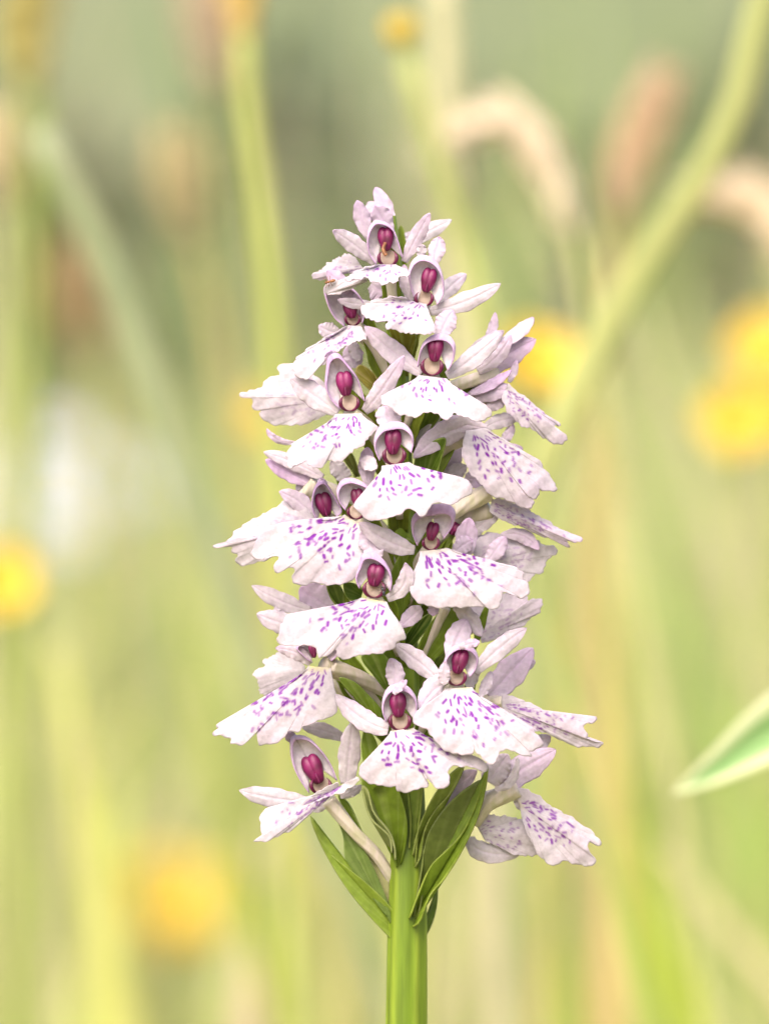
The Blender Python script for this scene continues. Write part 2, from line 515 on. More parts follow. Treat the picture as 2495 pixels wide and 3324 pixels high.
def tube(parent, v, pts, width, d, name='spur', mat=None, taper=(.8, 1, 1)):
    p = V(v, pts); n = 18
    c = catmull(np.concatenate([p, np.linspace(d[0], d[1], len(p))[:, None]], -1), n)
    rad = np.interp(np.linspace(0, 1, n), [0, .5, 1], taper) * width / VIEWS[v][2] / 2
    n = 30; c = catmull(c, n); rad = np.interp(np.linspace(0, 1, n), np.linspace(0, 1, 18), rad)
    vs, f = tube_verts(PA(c), rad * K, 30)
    ring = vs[:n * 30].reshape(n, 30, 3); mid = ring.mean(1, keepdims=True)
    an = np.linspace(0, 2 * np.pi, 30, endpoint=False)[None] * 6 + np.linspace(0, 9, n)[:, None]
    vs[:n * 30] = (mid + (ring - mid) * (1 + .07 * np.cos(an))[..., None]).reshape(-1, 3)
    return mesh_obj(name, vs, f, mat or M_OVARY, parent)

# ------------------------------------------------------------------ the orchid
orchid = empty('orchid_plant', (0, 0, 0))
tag(orchid, 'tall spike of pale pink and white orchid flowers with purple dashes on a green stem', 'orchid')

AX = np.array([[1318, 3324], [1322, 2900], [1325, 2600], [1312, 2200], [1300, 1700], [1290, 1200], [1275, 850], [1262, 690]])
def axis_x(Y): return float(np.interp(Y, AX[::-1, 1], AX[::-1, 0]))

# stem with lengthwise ridges, from the ground up through the spike
ys = np.concatenate([np.linspace(CY + CAM_Z / K, 3400, 16), np.linspace(3330, 700, 70)])
NS = 64
sv = []; sc_ = []
for i, Y in enumerate(ys):
    w = np.interp(Y, [690, 900, 1500, 2500, 2750, 3000, 3324, 9000], [20, 30, 40, 50, 56, 63, 66, 85])
    for j in range(NS):
        a = 2 * math.pi * j / NS
        rg = sum(math.exp(-((a - a0 - .00012 * (Y - 3000)) / wd) ** 2) for a0, wd in ((1.02, .16), (2.25, .2), (2.85, .15), (.25, .2), (4.2, .2), (5.3, .2)))
        rr = w * (1 + .055 * rg + .012 * math.sin(4 * a + Y * .002) + .010 * math.sin(Y * .011 + a) * math.sin(Y * .0037))
        sv.append((axis_x(Y) + rr * math.cos(a), Y, rr * math.sin(a)))
        g = min(1, max(0, .12 + .75 * rg + .15 * math.cos(2 * a)))
        base = np.array((0.105, 0.165, 0.007)) * (1 - g) + np.array((0.20, 0.265, 0.025)) * g
        sc_.append(base)
mesh_obj('stem', PA(sv), grid_faces(NS, len(ys), True), M_STEM, orchid, sc_)

GRN = (0.165, 0.24, 0.02); GRN2 = (0.28, 0.35, 0.08); OLV = (0.17, 0.17, 0.02)
def flower(v, throat, d0, ovary=True, bract=True, bw=95, label=None, olive=.3):
    t = V(v, [throat])[0]
    f = empty('flower', P(t[0], t[1], d0), orchid)
    drop = 190
    xa = axis_x(t[1] + drop)
    if ovary:
        c = catmull(np.array([[t[0], t[1] + 12, d0 - 45], [(t[0] * .6 + xa * .4), t[1] + 60, d0 * .55 - 30], [xa + (t[0] - xa) * .12, t[1] + drop - 10, d0 * .18]]), 14)
        vs, ff = tube_verts(PA(c), np.linspace(30, 20, 14) * K, 12)
        mesh_obj('ovary', vs, ff, M_OVARY, f)
    if bract:
        bx = xa + (t[0] - xa) * .18
        tipx = xa + (t[0] - xa) * .78
        cc = np.array(GRN) * (1 - olive) + np.array(OLV) * olive
        blade(orchid, 0, (bx, t[1] + drop + 40), ((bx * .45 + tipx * .55), t[1] + 90), (tipx, t[1] - 60), bw, d0 * .12, d0 * .62 - 20, name='bract', mat=M_GREEN,
              col=cc, col_edge=cc * 1.7, cup=-.25, prof=lambda s: np.clip(.55 + .9 * s, 0, 1) * np.sqrt(np.clip(1 - s ** 2.2, 0, 1)), dm=d0 * .42 - 10)
    return f

# ---- A, top flower
f = flower(1, (680, 620), 95, bract=True, bw=70)
hood(f, 1, [(600, 640), (548, 560), (533, 470), (548, 380), (590, 325), (650, 330), (715, 375), (755, 470), (790, 590)], 95, op=.93)
column(f, 1, (667, 455), 112, 165, -2, (682, 590), 140, 95)
blade(f, 1, (700, 400), (640, 300), (588, 215), 150, 40, 70, lil=.3)
blade(f, 1, (600, 630), (440, 495), (288, 395), 128, 80, 140, lil=.08)
blade(f, 1, (800, 620), (890, 440), (985, 268), 108, 80, 130, lil=.22)
lip(f, 1, [(640, 640), (590, 645), (520, 668), (440, 700), (378, 735), (395, 755), (460, 745), (530, 738), (590, 768), (660, 780), (740, 760), (790, 722), (855, 715), (835, 695), (780, 675), (740, 640)], 100, fwd=150, bend=20, side=30, marks=1, sl=.85)
tube(f, 1, [(665, 480), (650, 530), (670, 575)], 26, (112, 118), 'pollen_mass', M_BROWN)
# bud petals behind the top flower
f = flower(1, (640, 430), -40, ovary=False, bract=False)
blade(f, 1, (720, 400), (660, 230), (592, 86), 120, -20, -30, lil=.28)
blade(f, 1, (545, 450), (500, 310), (462, 178), 118, -10, 10, lil=.28)
blade(f, 1, (610, 330), (570, 240), (540, 190), 90, -50, -60, lil=.02)
# white petals and lip of the flower behind on both sides
f = flower(1, (790, 490), -60, ovary=False, bw=60)
blade(f, 1, (780, 500), (960, 410), (1140, 318), 112, -50, -70, lil=.0, tiplil=.03)
blade(f, 1, (760, 470), (830, 440), (900, 430), 70, -60, -50, lil=.1)
lip(f, 1, [(480, 640), (430, 580), (400, 563), (300, 605), (230, 650), (195, 690), (140, 710), (150, 742), (190, 745), (240, 730), (330, 700), (440, 690), (520, 680)], -20, fwd=20, bend=10, side=20, marks=.6, lil=.15)

# ---- B
f = flower(1, (945, 925), 150, bw=70, olive=.8)
hood(f, 1, [(890, 912), (850, 810), (832, 710), (855, 620), (910, 575), (975, 580), (1045, 640), (1082, 750), (1080, 850), (1035, 930)], 150, op=.9)
column(f, 1, (973, 752), 108, 170, 14, (942, 880), 130, 150)
blade(f, 1, (1010, 640), (1035, 530), (1052, 440), 122, 110, 100, lil=.25)
blade(f, 1, (910, 600), (925, 540), (928, 495), 70, 100, 110, lil=.0)
blade(f, 1, (985, 975), (1240, 905), (1492, 775), 135, 130, 150, lil=.05, tiplil=.12)
blade(f, 1, (1030, 910), (1130, 800), (1245, 708), 118, 40, 10, lil=.08)
blade(f, 1, (855, 900), (815, 780), (800, 640), 95, 110, 90, lil=.1)
lip(f, 1, [(850, 900), (790, 872), (700, 875), (590, 895), (495, 945), (492, 985), (550, 1035), (630, 1048), (680, 1060), (665, 1085), (760, 1120), (870, 1140), (960, 1138), (1022, 1135), (1000, 1060), (975, 990), (960, 925)], 155, fwd=120, bend=40, side=40, marks=1, sl=.8)
blade(f, 1, (600, 930), (450, 920), (325, 893), 75, 120, 90, lil=.05)

# ---- C, half hidden on the other side
f = flower(1, (440, 1065), 95, bw=70)
hood(f, 1, [(375, 1085), (300, 1020), (245, 910), (228, 800), (300, 760), (400, 790), (490, 880), (520, 960), (500, 1060)], 95, op=.95, deep=90, lil=.25)
column(f, 1, (415, 960), 100, 130, -12, (430, 1030), 110, 85)
blade(f, 1, (430, 860), (330, 760), (245, 688), 120, 60, 70, lil=.32)
blade(f, 1, (340, 1130), (260, 1115), (190, 1075), 120, 40, 50, lil=.12)
blade(f, 1, (560, 780), (620, 820), (660, 860), 180, 20, 20, lil=.3)
lip(f, 1, [(230, 840), (240, 785), (300, 755), (390, 745), (500, 742), (540, 745), (480, 775), (400, 820), (310, 852), (250, 855)], 150, fwd=15, bend=10, side=10, marks=0, lil=.02, name='petal', m=20)
lip(f, 2, [(1080, 20), (1030, 40), (960, 85), (800, 175), (680, 265), (605, 320), (585, 400), (600, 470), (660, 497), (735, 482), (748, 432), (810, 388), (885, 345), (965, 258), (1080, 200), (1160, 155), (1245, 147), (1225, 80), (1190, 25)], 100, fwd=90, bend=40, side=20, marks=.85, lil=.08)
blade(f, 2, (1140, 400), (1120, 290), (1080, 190), 190, 40, 40, lil=.3)
blade(f, 2, (1170, 340), (1130, 230), (1110, 150), 110, 60, 60, lil=.1)
# small brown insect remains on the pale petal are added with the insects

# ---- D
f = flower(3, (480, 505), 200, bw=90, olive=.5)
hood(f, 3, [(365, 455), (375, 380), (410, 270), (470, 215), (540, 198), (610, 215), (655, 280), (645, 390), (600, 485)], 200, op=.84, lil=.28)
column(f, 3, (503, 315), 122, 190, 4, (478, 445), 165, 200)
blade(f, 3, (530, 225), (580, 120), (638, 18), 165, 170, 150, lil=.25)
blade(f, 3, (400, 500), (170, 330), (-40, 140), 165, 180, 130, lil=.16)
blade(f, 3, (590, 520), (800, 380), (1020, 180), 150, 170, 130, lil=.04)
lip(f, 3, [(375, 518), (330, 560), (240, 615), (90, 678), (93, 725), (180, 790), (290, 838), (360, 838), (410, 810), (450, 803), (520, 820), (590, 860), (630, 845), (655, 812), (720, 835), (790, 868), (860, 868), (925, 835), (943, 800), (880, 750), (760, 690), (670, 625), (590, 545)], 205, fwd=110, bend=50, side=60, marks=1)

# ---- E, flower turned away behind D
f = flower(3, (700, 560), 40, ovary=False, bw=80)
blade(f, 3, (880, 280), (940, 170), (963, 32), 75, 30, 20, lil=.25, roll=.4)
blade(f, 3, (960, 300), (1140, 190), (1258, 72), 105, 20, 0, lil=.12, roll=.5)
blade(f, 3, (830, 480), (1030, 370), (1278, 240), 205, 10, -10, lil=.42, tiplil=.15)
blade(f, 3, (830, 490), (980, 370), (1085, 208), 120, 60, 60, lil=.2)
blade(f, 3, (640, 470), (860, 300), (1030, 175), 120, 50, 40, lil=.04)
tube(f, 3, [(610, 610), (780, 560), (990, 510)], 105, (60, 10))

# ---- F, side flower with hanging lip
f = flower(3, (1050, 620), 40, bw=70)
blade(f, 3, (770, 660), (930, 590), (1090, 475), 75, 60, 60, lil=.55, roll=.5)
blade(f, 3, (770, 700), (930, 640), (1090, 640), 160, 40, 60, lil=.30, basew=.6)
blade(f, 3, (1070, 570), (1105, 490), (1130, 400), 60, 20, 10, lil=.3)
blade(f, 3, (900, 770), (970, 720), (1010, 660), 130, 30, 40, lil=.3)
lip(f, 3, [(1050, 625), (1060, 580), (1120, 635), (1230, 715), (1340, 815), (1455, 900), (1420, 912), (1440, 950), (1522, 1005), (1500, 1036), (1440, 1047), (1360, 1015), (1270, 945), (1170, 905), (1090, 835), (1035, 745), (1012, 690), (1030, 650)], 60, fwd=30, bend=60, side=30, marks=.9, lil=.2, tiltx=-.15)
blade(f, 3, (880, 930), (1000, 870), (1145, 850), 115, 20, 0, lil=.08)
blade(f, 3, (1010, 1040), (1060, 980), (1105, 895), 80, 0, 0, lil=.25)

# ---- G
f = flower(3, (800, 930), 150, bw=90)
blade(f, 3, (860, 900), (590, 960), (335, 1155), 190, 130, 190, lil=.14, basew=.7, roll=.2)
blade(f, 3, (900, 930), (700, 890), (560, 880), 130, 140, 150, lil=.2)
lip(f, 3, [(740, 945), (712, 1060), (722, 1170), (780, 1280), (850, 1345), (885, 1405), (960, 1450), (1080, 1492), (1245, 1548), (1262, 1500), (1210, 1440), (1272, 1478), (1305, 1420), (1300, 1385), (1370, 1417), (1437, 1402), (1405, 1330), (1335, 1220), (1260, 1150), (1160, 1092), (1060, 1040), (980, 985), (890, 925)], 150, fwd=70, bend=90, side=70, marks=1, lil=.16, tiltx=-.22)
blade(f, 3, (1000, 1100), (1090, 1080), (1175, 1085), 70, 20, -10, lil=.5)
# pale petals deep between G and H
f = flower(3, (640, 1090), -30, ovary=True, bw=70)
blade(f, 3, (520, 1290), (620, 1160), (700, 1030), 160, -10, 0, lil=.25)
blade(f, 3, (560, 1300), (660, 1260), (740, 1210), 130, 10, 10, lil=0, tiplil=0)
blade(f, 3, (740, 1340), (800, 1320), (850, 1400), 140, 0, 20, lil=.3)

# ---- H, middle of the spike
f = flower(3, (190, 1180), 270, bw=100, olive=.5)
hood(f, 3, [(75, 1175), (40, 1090), (35, 1000), (80, 910), (165, 878), (255, 885), (318, 950), (335, 1030), (318, 1115)], 270, op=.80, lil=.26)
column(f, 3, (178, 1030), 128, 190, 1, (188, 1130), 170, 270)
blade(f, 3, (160, 900), (140, 820), (130, 740), 190, 240, 215, lil=.22, basew=.9)
lip(f, 4, [(1350, 150), (1335, 220), (1260, 330), (1140, 440), (1138, 478), (1200, 530), (1280, 572), (1400, 552), (1500, 512), (1530, 482), (1600, 502), (1657, 537), (1690, 515), (1720, 470), (1750, 437), (1857, 444), (1967, 407), (2044, 347), (2030, 285), (1957, 239), (1817, 217), (1690, 180), (1557, 122)], 275, fwd=95, bend=55, side=60, marks=1)
blade(f, 4, (1290, 180), (1250, 130), (1180, 100), 120, 240, 200, lil=.08)

# ---- I
f = flower(2, (1090, 785), 190, bw=90, olive=.6)
hood(f, 2, [(1000, 765), (925, 680), (875, 560), (880, 430), (905, 300), (975, 265), (1075, 370), (1165, 500), (1228, 700)], 190, op=.92, lil=.34)
column(f, 2, (1048, 540), 150, 215, -7, (1090, 710), 175, 190)
blade(f, 2, (960, 330), (920, 290), (897, 258), 120, 170, 190, lil=.4)
blade(f, 2, (990, 800), (780, 650), (560, 490), 215, 170, 150, lil=.08, tiplil=.05)
blade(f, 2, (1225, 790), (1380, 600), (1582, 288), 175, 170, 235, lil=.16, tiplil=.4)
lip(f, 2, [(970, 815), (900, 885), (800, 975), (690, 1045), (590, 1090), (522, 1160), (530, 1220), (545, 1295), (620, 1280), (695, 1235), (730, 1270), (790, 1310), (850, 1285), (880, 1232), (930, 1225), (945, 1255), (1010, 1240), (1100, 1165), (1200, 1100), (1270, 1020), (1345, 940), (1260, 890), (1195, 810)], 195, fwd=90, bend=50, side=60, marks=1, sl=.8, tiltx=.12)

# ---- J, broad white lip behind I
f = flower(2, (960, 640), -40, bw=70)
lip(f, 2, [(900, 560), (700, 420), (600, 375), (520, 363), (455, 380), (438, 415), (462, 470), (400, 478), (345, 505), (315, 550), (220, 602), (108, 640), (110, 660), (225, 680), (218, 735), (235, 775), (300, 765), (275, 805), (310, 860), (400, 902), (550, 918), (700, 895), (860, 832), (940, 760)], -20, fwd=20, bend=50, side=30, marks=.25, lil=.06, tiltx=.12)

# ---- K, flower seen from the side
f = flower(4, (860, 280), 30, bw=70)
blade(f, 2, (620, 1075), (440, 1040), (350, 945), 60, 40, 40, lil=.35, roll=.4)
blade(f, 4, (895, 240), (690, 130), (440, 42), 120, 60, 50, lil=.12, tiplil=.02)
blade(f, 4, (820, 290), (640, 200), (455, 100), 135, 40, 20, lil=.62, tiplil=.05)
blade(f, 4, (830, 330), (770, 300), (690, 330), 130, 20, 10, lil=.05)
tube(f, 4, [(740, 380), (790, 340), (850, 270)], 110, (10, 40))
blade(f, 4, (1080, 250), (1020, 180), (960, 110), 130, 60, 60, lil=.02, tiplil=0, basew=.8)

# ---- L
f = flower(4, (920, 540), 110, bw=80)
hood(f, 4, [(850, 570), (815, 480), (815, 380), (850, 285), (900, 262), (950, 320), (1000, 410), (1040, 500), (1000, 540)], 110, op=.93, lil=.36)
column(f, 4, (905, 445), 125, 180, -14, None, 0, 105)
blade(f, 4, (900, 330), (890, 280), (900, 245), 80, 90, 100, lil=.3)
blade(f, 4, (830, 560), (720, 430), (560, 345), 140, 100, 110, lil=.18)
lip(f, 4, [(840, 560), (740, 440), (640, 395), (560, 440), (470, 505), (300, 590), (215, 655), (200, 705), (120, 738), (52, 757), (60, 775), (195, 770), (205, 815), (235, 830), (215, 885), (255, 908), (370, 895), (470, 870), (560, 800), (700, 740), (840, 640)], 100, fwd=30, bend=70, side=30, marks=.25, lil=.12, tiltx=.15)

# ---- M
f = flower(4, (1130, 545), 215, bw=90)
hood(f, 4, [(1070, 490), (1020, 420), (1003, 340), (1035, 265), (1100, 240), (1180, 262), (1250, 315), (1275, 390), (1250, 480)], 215, op=.85, lil=.3)
column(f, 4, (1165, 400), 100, 150, -10, (1150, 500), 130, 210)
blade(f, 4, (1250, 310), (1235, 150), (1240, 5), 132, 180, 170, lil=.32)
lip(f, 4, [(1065, 525), (960, 560), (800, 572), (650, 577), (480, 620), (400, 685), (348, 820), (372, 860), (450, 865), (510, 842), (548, 858), (518, 910), (530, 955), (580, 960), (640, 930), (682, 960), (650, 1005), (662, 1040), (740, 1062), (830, 1052), (950, 1068), (1080, 1042), (1180, 1002), (1232, 920), (1218, 800), (1215, 690), (1180, 600)], 212, fwd=70, bend=70, side=55, marks=1, yellow=.8, tiltx=.14)

# ---- N
f = flower(5, (460, 545), 245, bw=100, olive=.1)
hood(f, 5, [(365, 525), (328, 430), (328, 310), (400, 235), (500, 205), (600, 205), (655, 260), (630, 380), (565, 470)], 245, op=.72, lil=.34)
column(f, 5, (480, 415), 95, 140, 12, (470, 500), 130, 245)
blade(f, 5, (345, 560), (140, 490), (-85, 345), 165, 235, 300, lil=.08, tiplil=.2)
lip(f, 5, [(385, 570), (362, 690), (310, 850), (330, 920), (400, 980), (500, 1002), (640, 995), (800, 1002), (888, 988), (850, 930), (905, 992), (960, 1018), (1000, 990), (1030, 892), (1100, 912), (1200, 917), (1226, 880), (1210, 812), (1180, 800), (1190, 735), (1100, 690), (950, 655), (800, 620), (700, 580), (590, 545)], 245, fwd=85, bend=60, side=55, marks=1, yellow=.8, tiltx=-.12)
blade(f, 5, (400, 1010), (330, 1060), (232, 1155), 130, 200, 230, lil=.25)
blade(f, 5, (485, 985), (488, 1020), (488, 1065), 90, 220, 230, lil=.35)
blade(f, 5, (650, 990), (760, 1080), (862, 1225), 130, 200, 180, lil=.05)
tube(f, 5, [(590, 1000), (480, 1210), (380, 1420)], 80, (120, 50), mat=M_OVARY)

# ---- P behind N
f = flower(5, (720, 600), 70, bw=80)
lip(f, 5, [(800, 640), (800, 450), (870, 432), (1000, 428), (1120, 440), (1230, 460), (1320, 508), (1400, 525), (1442, 555), (1400, 615), (1352, 650), (1330, 725), (1260, 760), (1200, 805), (1080, 760), (900, 700)], 40, fwd=10, bend=60, side=20, marks=.35, lil=.10, tiltx=-.15)
blade(f, 5, (1010, 445), (1170, 450), (1300, 560), 110, 50, 40, lil=.3, basew=.3)
blade(f, 5, (720, 640), (740, 470), (765, 310), 170, 110, 100, lil=.35)
blade(f, 5, (640, 590), (720, 520), (790, 480), 130, 130, 130, lil=.3)
blade(f, 5, (900, 660), (970, 560), (1045, 455), 130, 90, 80, lil=.3)
column(f, 5, (650, 395), 90, 100, 30, None, 0, 60)
# ---- long lip above P
f = flower(5, (930, 220), 80, bw=60)
lip(f, 5, [(935, 175), (1000, 160), (1130, 212), (1250, 272), (1360, 332), (1470, 402), (1560, 450), (1642, 478), (1600, 496), (1500, 490), (1542, 530), (1515, 534), (1470, 488), (1350, 462), (1200, 382), (1050, 342), (920, 262)], 80, fwd=20, bend=60, side=25, marks=.8, lil=.28, tiltx=-.1)
tube(f, 5, [(620, 280), (760, 190), (920, 110)], 135, (80, 80))
blade(f, 5, (800, 420), (890, 340), (1000, 270), 110, 40, 50, lil=.04, basew=.8)
blade(f, 5, (780, 330), (850, 280), (920, 240), 90, 30, 40, lil=.0, basew=.8)

# ---- O, low centre with the fly
f = flower(4, (1290, 1165), 300, bw=100, olive=.1)
hood(f, 4, [(1175, 1090), (1150, 1020), (1180, 900), (1200, 830), (1260, 812), (1340, 850), (1405, 940), (1425, 1030), (1415, 1115)], 300, op=.84, lil=.36)
column(f, 4, (1300, 990), 132, 170, 10, (1290, 1090), 165, 300)
blade(f, 4, (1320, 860), (1270, 740), (1222, 620), 190, 270, 250, lil=.25)
blade(f, 4, (1390, 1170), (1520, 1060), (1530, 895), 130, 280, 310, lil=.08)
lip(f, 4, [(1195, 1165), (1060, 1212), (900, 1262), (750, 1282), (625, 1305), (575, 1360), (555, 1454), (545, 1494), (600, 1534), (700, 1534), (800, 1526), (850, 1584), (872, 1636), (920, 1604), (1002, 1568), (1000, 1610), (1040, 1640), (1150, 1609), (1290, 1599), (1440, 1549), (1480, 1504), (1532, 1462), (1500, 1394), (1440, 1314), (1385, 1195)], 300, fwd=85, bend=70, side=60, marks=1, yellow=1, sl=.74)
# ---- Q, petals behind O
f = flower(4, (860, 1230), 20, bw=70)
blade(f, 4, (800, 1260), (580, 1190), (350, 1068), 135, 30, 20, lil=.06, tiplil=.05)
blade(f, 4, (960, 1250), (840, 1170), (720, 1085), 240, 20, 10, lil=.34, basew=.8)
blade(f, 4, (720, 1380), (560, 1350), (390, 1285), 165, 40, 40, lil=.04, basew=.9)
blade(f, 4, (580, 1330), (550, 1290), (535, 1232), 70, 20, 20, lil=0)

# ---- R, dull lip behind N and W
f = flower(5, (840, 1080), -30, bw=70)
lip(f, 5, [(820, 1150), (760, 1000), (900, 945), (1040, 890), (1150, 900), (1210, 925), (1200, 975), (1240, 935), (1310, 940), (1328, 975), (1312, 1030), (1260, 1060), (1215, 1105), (1190, 1140), (1060, 1200), (960, 1245), (860, 1275)], -10, fwd=10, bend=50, side=20, marks=.45, lil=.18, tiltx=-.12)
blade(orchid, 5, (800, 1330), (850, 1150), (908, 975), 66, 60, 80, name='bract', mat=M_GREEN, col=GRN, col_edge=(.2, .22, .04))

# ---- S
f = flower(6, (890, 350), 150, bw=90, olive=0)
hood(f, 6, [(800, 350), (740, 300), (690, 240), (760, 190), (840, 170), (930, 190), (1010, 250), (1000, 310), (960, 345)], 150, op=.9, lil=.3, deep=80)
column(f, 6, (820, 265), 60, 110, -12, None, 0, 165)
blade(f, 6, (800, 370), (690, 280), (532, 248), 115, 140, 150, lil=.12)
tube(f, 6, [(960, 390), (1150, 460), (1390, 590)], 125, (130, 60), taper=(1.0, .9, .7))
lip(f, 6, [(790, 385), (700, 472), (600, 562), (450, 652), (300, 732), (170, 800), (75, 838), (85, 862), (132, 866), (55, 902), (60, 918), (125, 918), (150, 940), (195, 945), (180, 985), (225, 996), (270, 990), (320, 960), (352, 888), (392, 880), (385, 940), (402, 996), (425, 990), (490, 995), (570, 952), (640, 886), (700, 892), (750, 862), (850, 812), (950, 772), (1012, 712), (995, 600), (970, 480), (955, 400)], 150, fwd=70, bend=60, side=50, marks=.95, yellow=1, tiltx=.14)
# ---- T, white lip behind S
f = flower(6, (770, 420), -40, bw=60)
lip(f, 6, [(760, 390), (660, 300), (570, 278), (500, 310), (440, 345), (448, 378), (375, 425), (362, 450), (385, 490), (410, 530), (402, 575), (445, 610), (520, 570), (620, 510), (760, 440)], -20, fwd=10, bend=40, side=20, marks=0, lil=.02, tiltx=.1)

# ---- U, lowest front flower
f = flower(7, (205, 750), 300, bw=110, olive=0)
hood(f, 7, [(110, 715), (85, 640), (92, 540), (130, 475), (190, 455), (255, 475), (305, 540), (318, 610), (300, 700)], 300, op=.84, lil=.26)
column(f, 7, (190, 600), 112, 160, -3, (203, 705), 145, 300)
blade(f, 7, (165, 500), (170, 390), (135, 285), 125, 270, 270, lil=.18)
blade(f, 7, (160, 525), (200, 480), (248, 432), 55, 335, 345, lil=.38, roll=.3)
blade(f, 6, (1400, 870), (1200, 790), (990, 600), 165, 270, 210, lil=.1, tiplil=0, basew=.6)
lip(f, 7, [(140, 775), (90, 870), (0, 952), (-67, 1030), (-58, 1085), (0, 1128), (80, 1146), (172, 1146), (185, 1182), (230, 1192), (330, 1162), (397, 1138), (385, 1100), (440, 1147), (500, 1160), (540, 1125), (530, 1060), (560, 1005), (640, 1015), (720, 1030), (790, 1046), (785, 1000), (700, 940), (560, 920), (430, 850), (370, 800), (290, 755)], 300, fwd=55, bend=50, side=60, marks=1, yellow=.7)

# ---- W
f = flower(7, (590, 465), 270, bw=100, olive=0)
hood(f, 7, [(520, 455), (500, 380), (505, 290), (550, 215), (620, 185), (690, 210), (728, 275), (715, 350), (670, 410)], 270, op=.86, lil=.28)
column(f, 7, (603, 305), 108, 165, 14, (582, 410), 130, 270)
blade(f, 7, (540, 290), (590, 150), (650, 20), 165, 230, 200, lil=.2)
blade(f, 7, (600, 210), (680, 185), (738, 178), 62, 325, 335, lil=.36)
blade(f, 7, (505, 470), (440, 490), (330, 630), 165, 255, 290, lil=.14, basew=.8)
blade(f, 7, (510, 460), (500, 400), (508, 300), 80, 300, 310, lil=.12)
blade(f, 7, (460, 420), (320, 300), (170, 190), 135, 235, 215, lil=.1, tiplil=0, basew=.6)
blade(f, 7, (700, 380), (870, 220), (1055, 80), 130, 230, 200, lil=.06)
lip(f, 7, [(510, 490), (440, 562), (370, 612), (297, 668), (298, 712), (380, 772), (470, 872), (560, 928), (620, 937), (692, 930), (705, 892), (740, 935), (790, 995), (845, 995), (882, 902), (960, 912), (1058, 952), (1087, 942), (1070, 912), (1140, 890), (1168, 862), (1100, 765), (1000, 702), (900, 652), (800, 590), (740, 540), (685, 480)], 275, fwd=120, bend=70, side=55, marks=1, yellow=.8, tiltx=-.08)
# ---- Y behind W
f = flower(7, (830, 540), 100, bw=80)
blade(f, 7, (800, 540), (930, 400), (1098, 215), 200, 110, 80, lil=.32, tiplil=.1)
blade(f, 7, (960, 350), (1040, 330), (1112, 300), 85, 70, 50, lil=.2)
blade(f, 7, (690, 490), (680, 430), (745, 362), 90, 190, 190, lil=.02)
blade(f, 7, (745, 535), (780, 470), (815, 372), 75, 200, 190, lil=.1)
tube(f, 7, [(720, 600), (800, 580), (890, 580)], 90, (90, 110))
lip(f, 7, [(862, 580), (870, 517), (960, 540), (1080, 590), (1200, 640), (1300, 688), (1400, 710), (1470, 688), (1520, 682), (1522, 698), (1490, 716), (1442, 740), (1466, 790), (1458, 822), (1520, 848), (1570, 858), (1545, 880), (1440, 882), (1300, 842), (1200, 792), (1100, 762), (1000, 702), (890, 625)], 110, fwd=25, bend=60, side=30, marks=.85, lil=.15, tiltx=-.12)
blade(f, 7, (1080, 900), (1150, 850), (1215, 810), 100, 60, 40, lil=.1, basew=.8)

# ---- Z, lowest side flower
f = flower(8, (1190, 150), 60, bw=70, bract=False)
blade(f, 7, (850, 1140), (1030, 1030), (1252, 900), 195, 90, 70, lil=.3, tiplil=.05, basew=.7)
blade(f, 7, (800, 1120), (860, 1030), (930, 930), 165, 110, 110, lil=.06, basew=.8)
blade(f, 7, (840, 1165), (950, 1110), (995, 950), 62, 150, 150, lil=.0, tiplil=0)
blade(f, 7, (460, 1330), (590, 1150), (720, 1040), 120, 40, 90, lil=.22, basew=.6)
tube(f, 8, [(1050, 290), (1110, 210), (1240, 145)], 72, (40, 90))
lip(f, 8, [(1235, 190), (1200, 135), (1262, 145), (1320, 172), (1400, 230), (1500, 290), (1558, 330), (1590, 378), (1582, 388), (1552, 368), (1540, 408), (1570, 440), (1562, 468), (1500, 472), (1440, 458), (1390, 472), (1340, 442), (1300, 380), (1265, 300), (1250, 225)], 90, fwd=30, bend=50, side=30, marks=.9, lil=.08, tiltx=-.1, yellow=.6)
lip(f, 8, [(1060, 300), (1072, 260), (1180, 263), (1260, 282), (1320, 420), (1250, 432), (1190, 405), (1100, 370)], 30, fwd=20, bend=20, side=20, marks=.8, lil=.05, name='petal', m=24)
blade(f, 8, (1035, 350), (1090, 415), (1250, 425), 85, 20, 20, lil=.0, tiplil=0)
blade(f, 8, (1240, 170), (1238, 200), (1248, 235), 34, 70, 70, lil=0, tiplil=0)

# ---- X, lowest flower on the other side
f = flower(6, (880, 1320), 110, ovary=False, bract=False)
hood(f, 6, [(790, 1360), (720, 1260), (665, 1140), (645, 1020), (660, 930), (760, 925), (880, 1030), (960, 1150), (1005, 1265)], 110, op=.94, lil=.22)
column(f, 6, (825, 1180), 150, 225, -24, (880, 1300), 160, 105)
blade(f, 6, (700, 960), (650, 930), (615, 890), 85, 80, 90, lil=.4)
blade(f, 6, (1080, 1290), (1100, 1050), (1130, 805), 168, 120, 190, lil=.05, tiplil=0, basew=.6)
blade(f, 6, (1080, 950), (900, 880), (730, 850), 115, 20, 40, lil=.0, tiplil=0)
blade(f, 8, (350, 200), (200, 185), (48, 152), 86, 80, 90, lil=.02, tiplil=.0)
blade(f, 8, (330, 225), (380, 225), (420, 218), 44, 60, 50, lil=0, tiplil=0)
lip(f, 8, [(470, 150), (470, 118), (400, 150), (345, 180), (300, 225), (230, 242), (175, 232), (150, 240), (135, 300), (145, 345), (105, 372), (165, 368), (250, 330), (310, 285), (350, 222), (400, 190), (480, 165), (560, 112), (555, 96), (500, 120)], 120, fwd=60, bend=30, side=10, marks=.8, lil=.03, n=140)
blade(f, 8, (480, 180), (530, 160), (575, 130), 40, 60, 40, lil=0, tiplil=0)
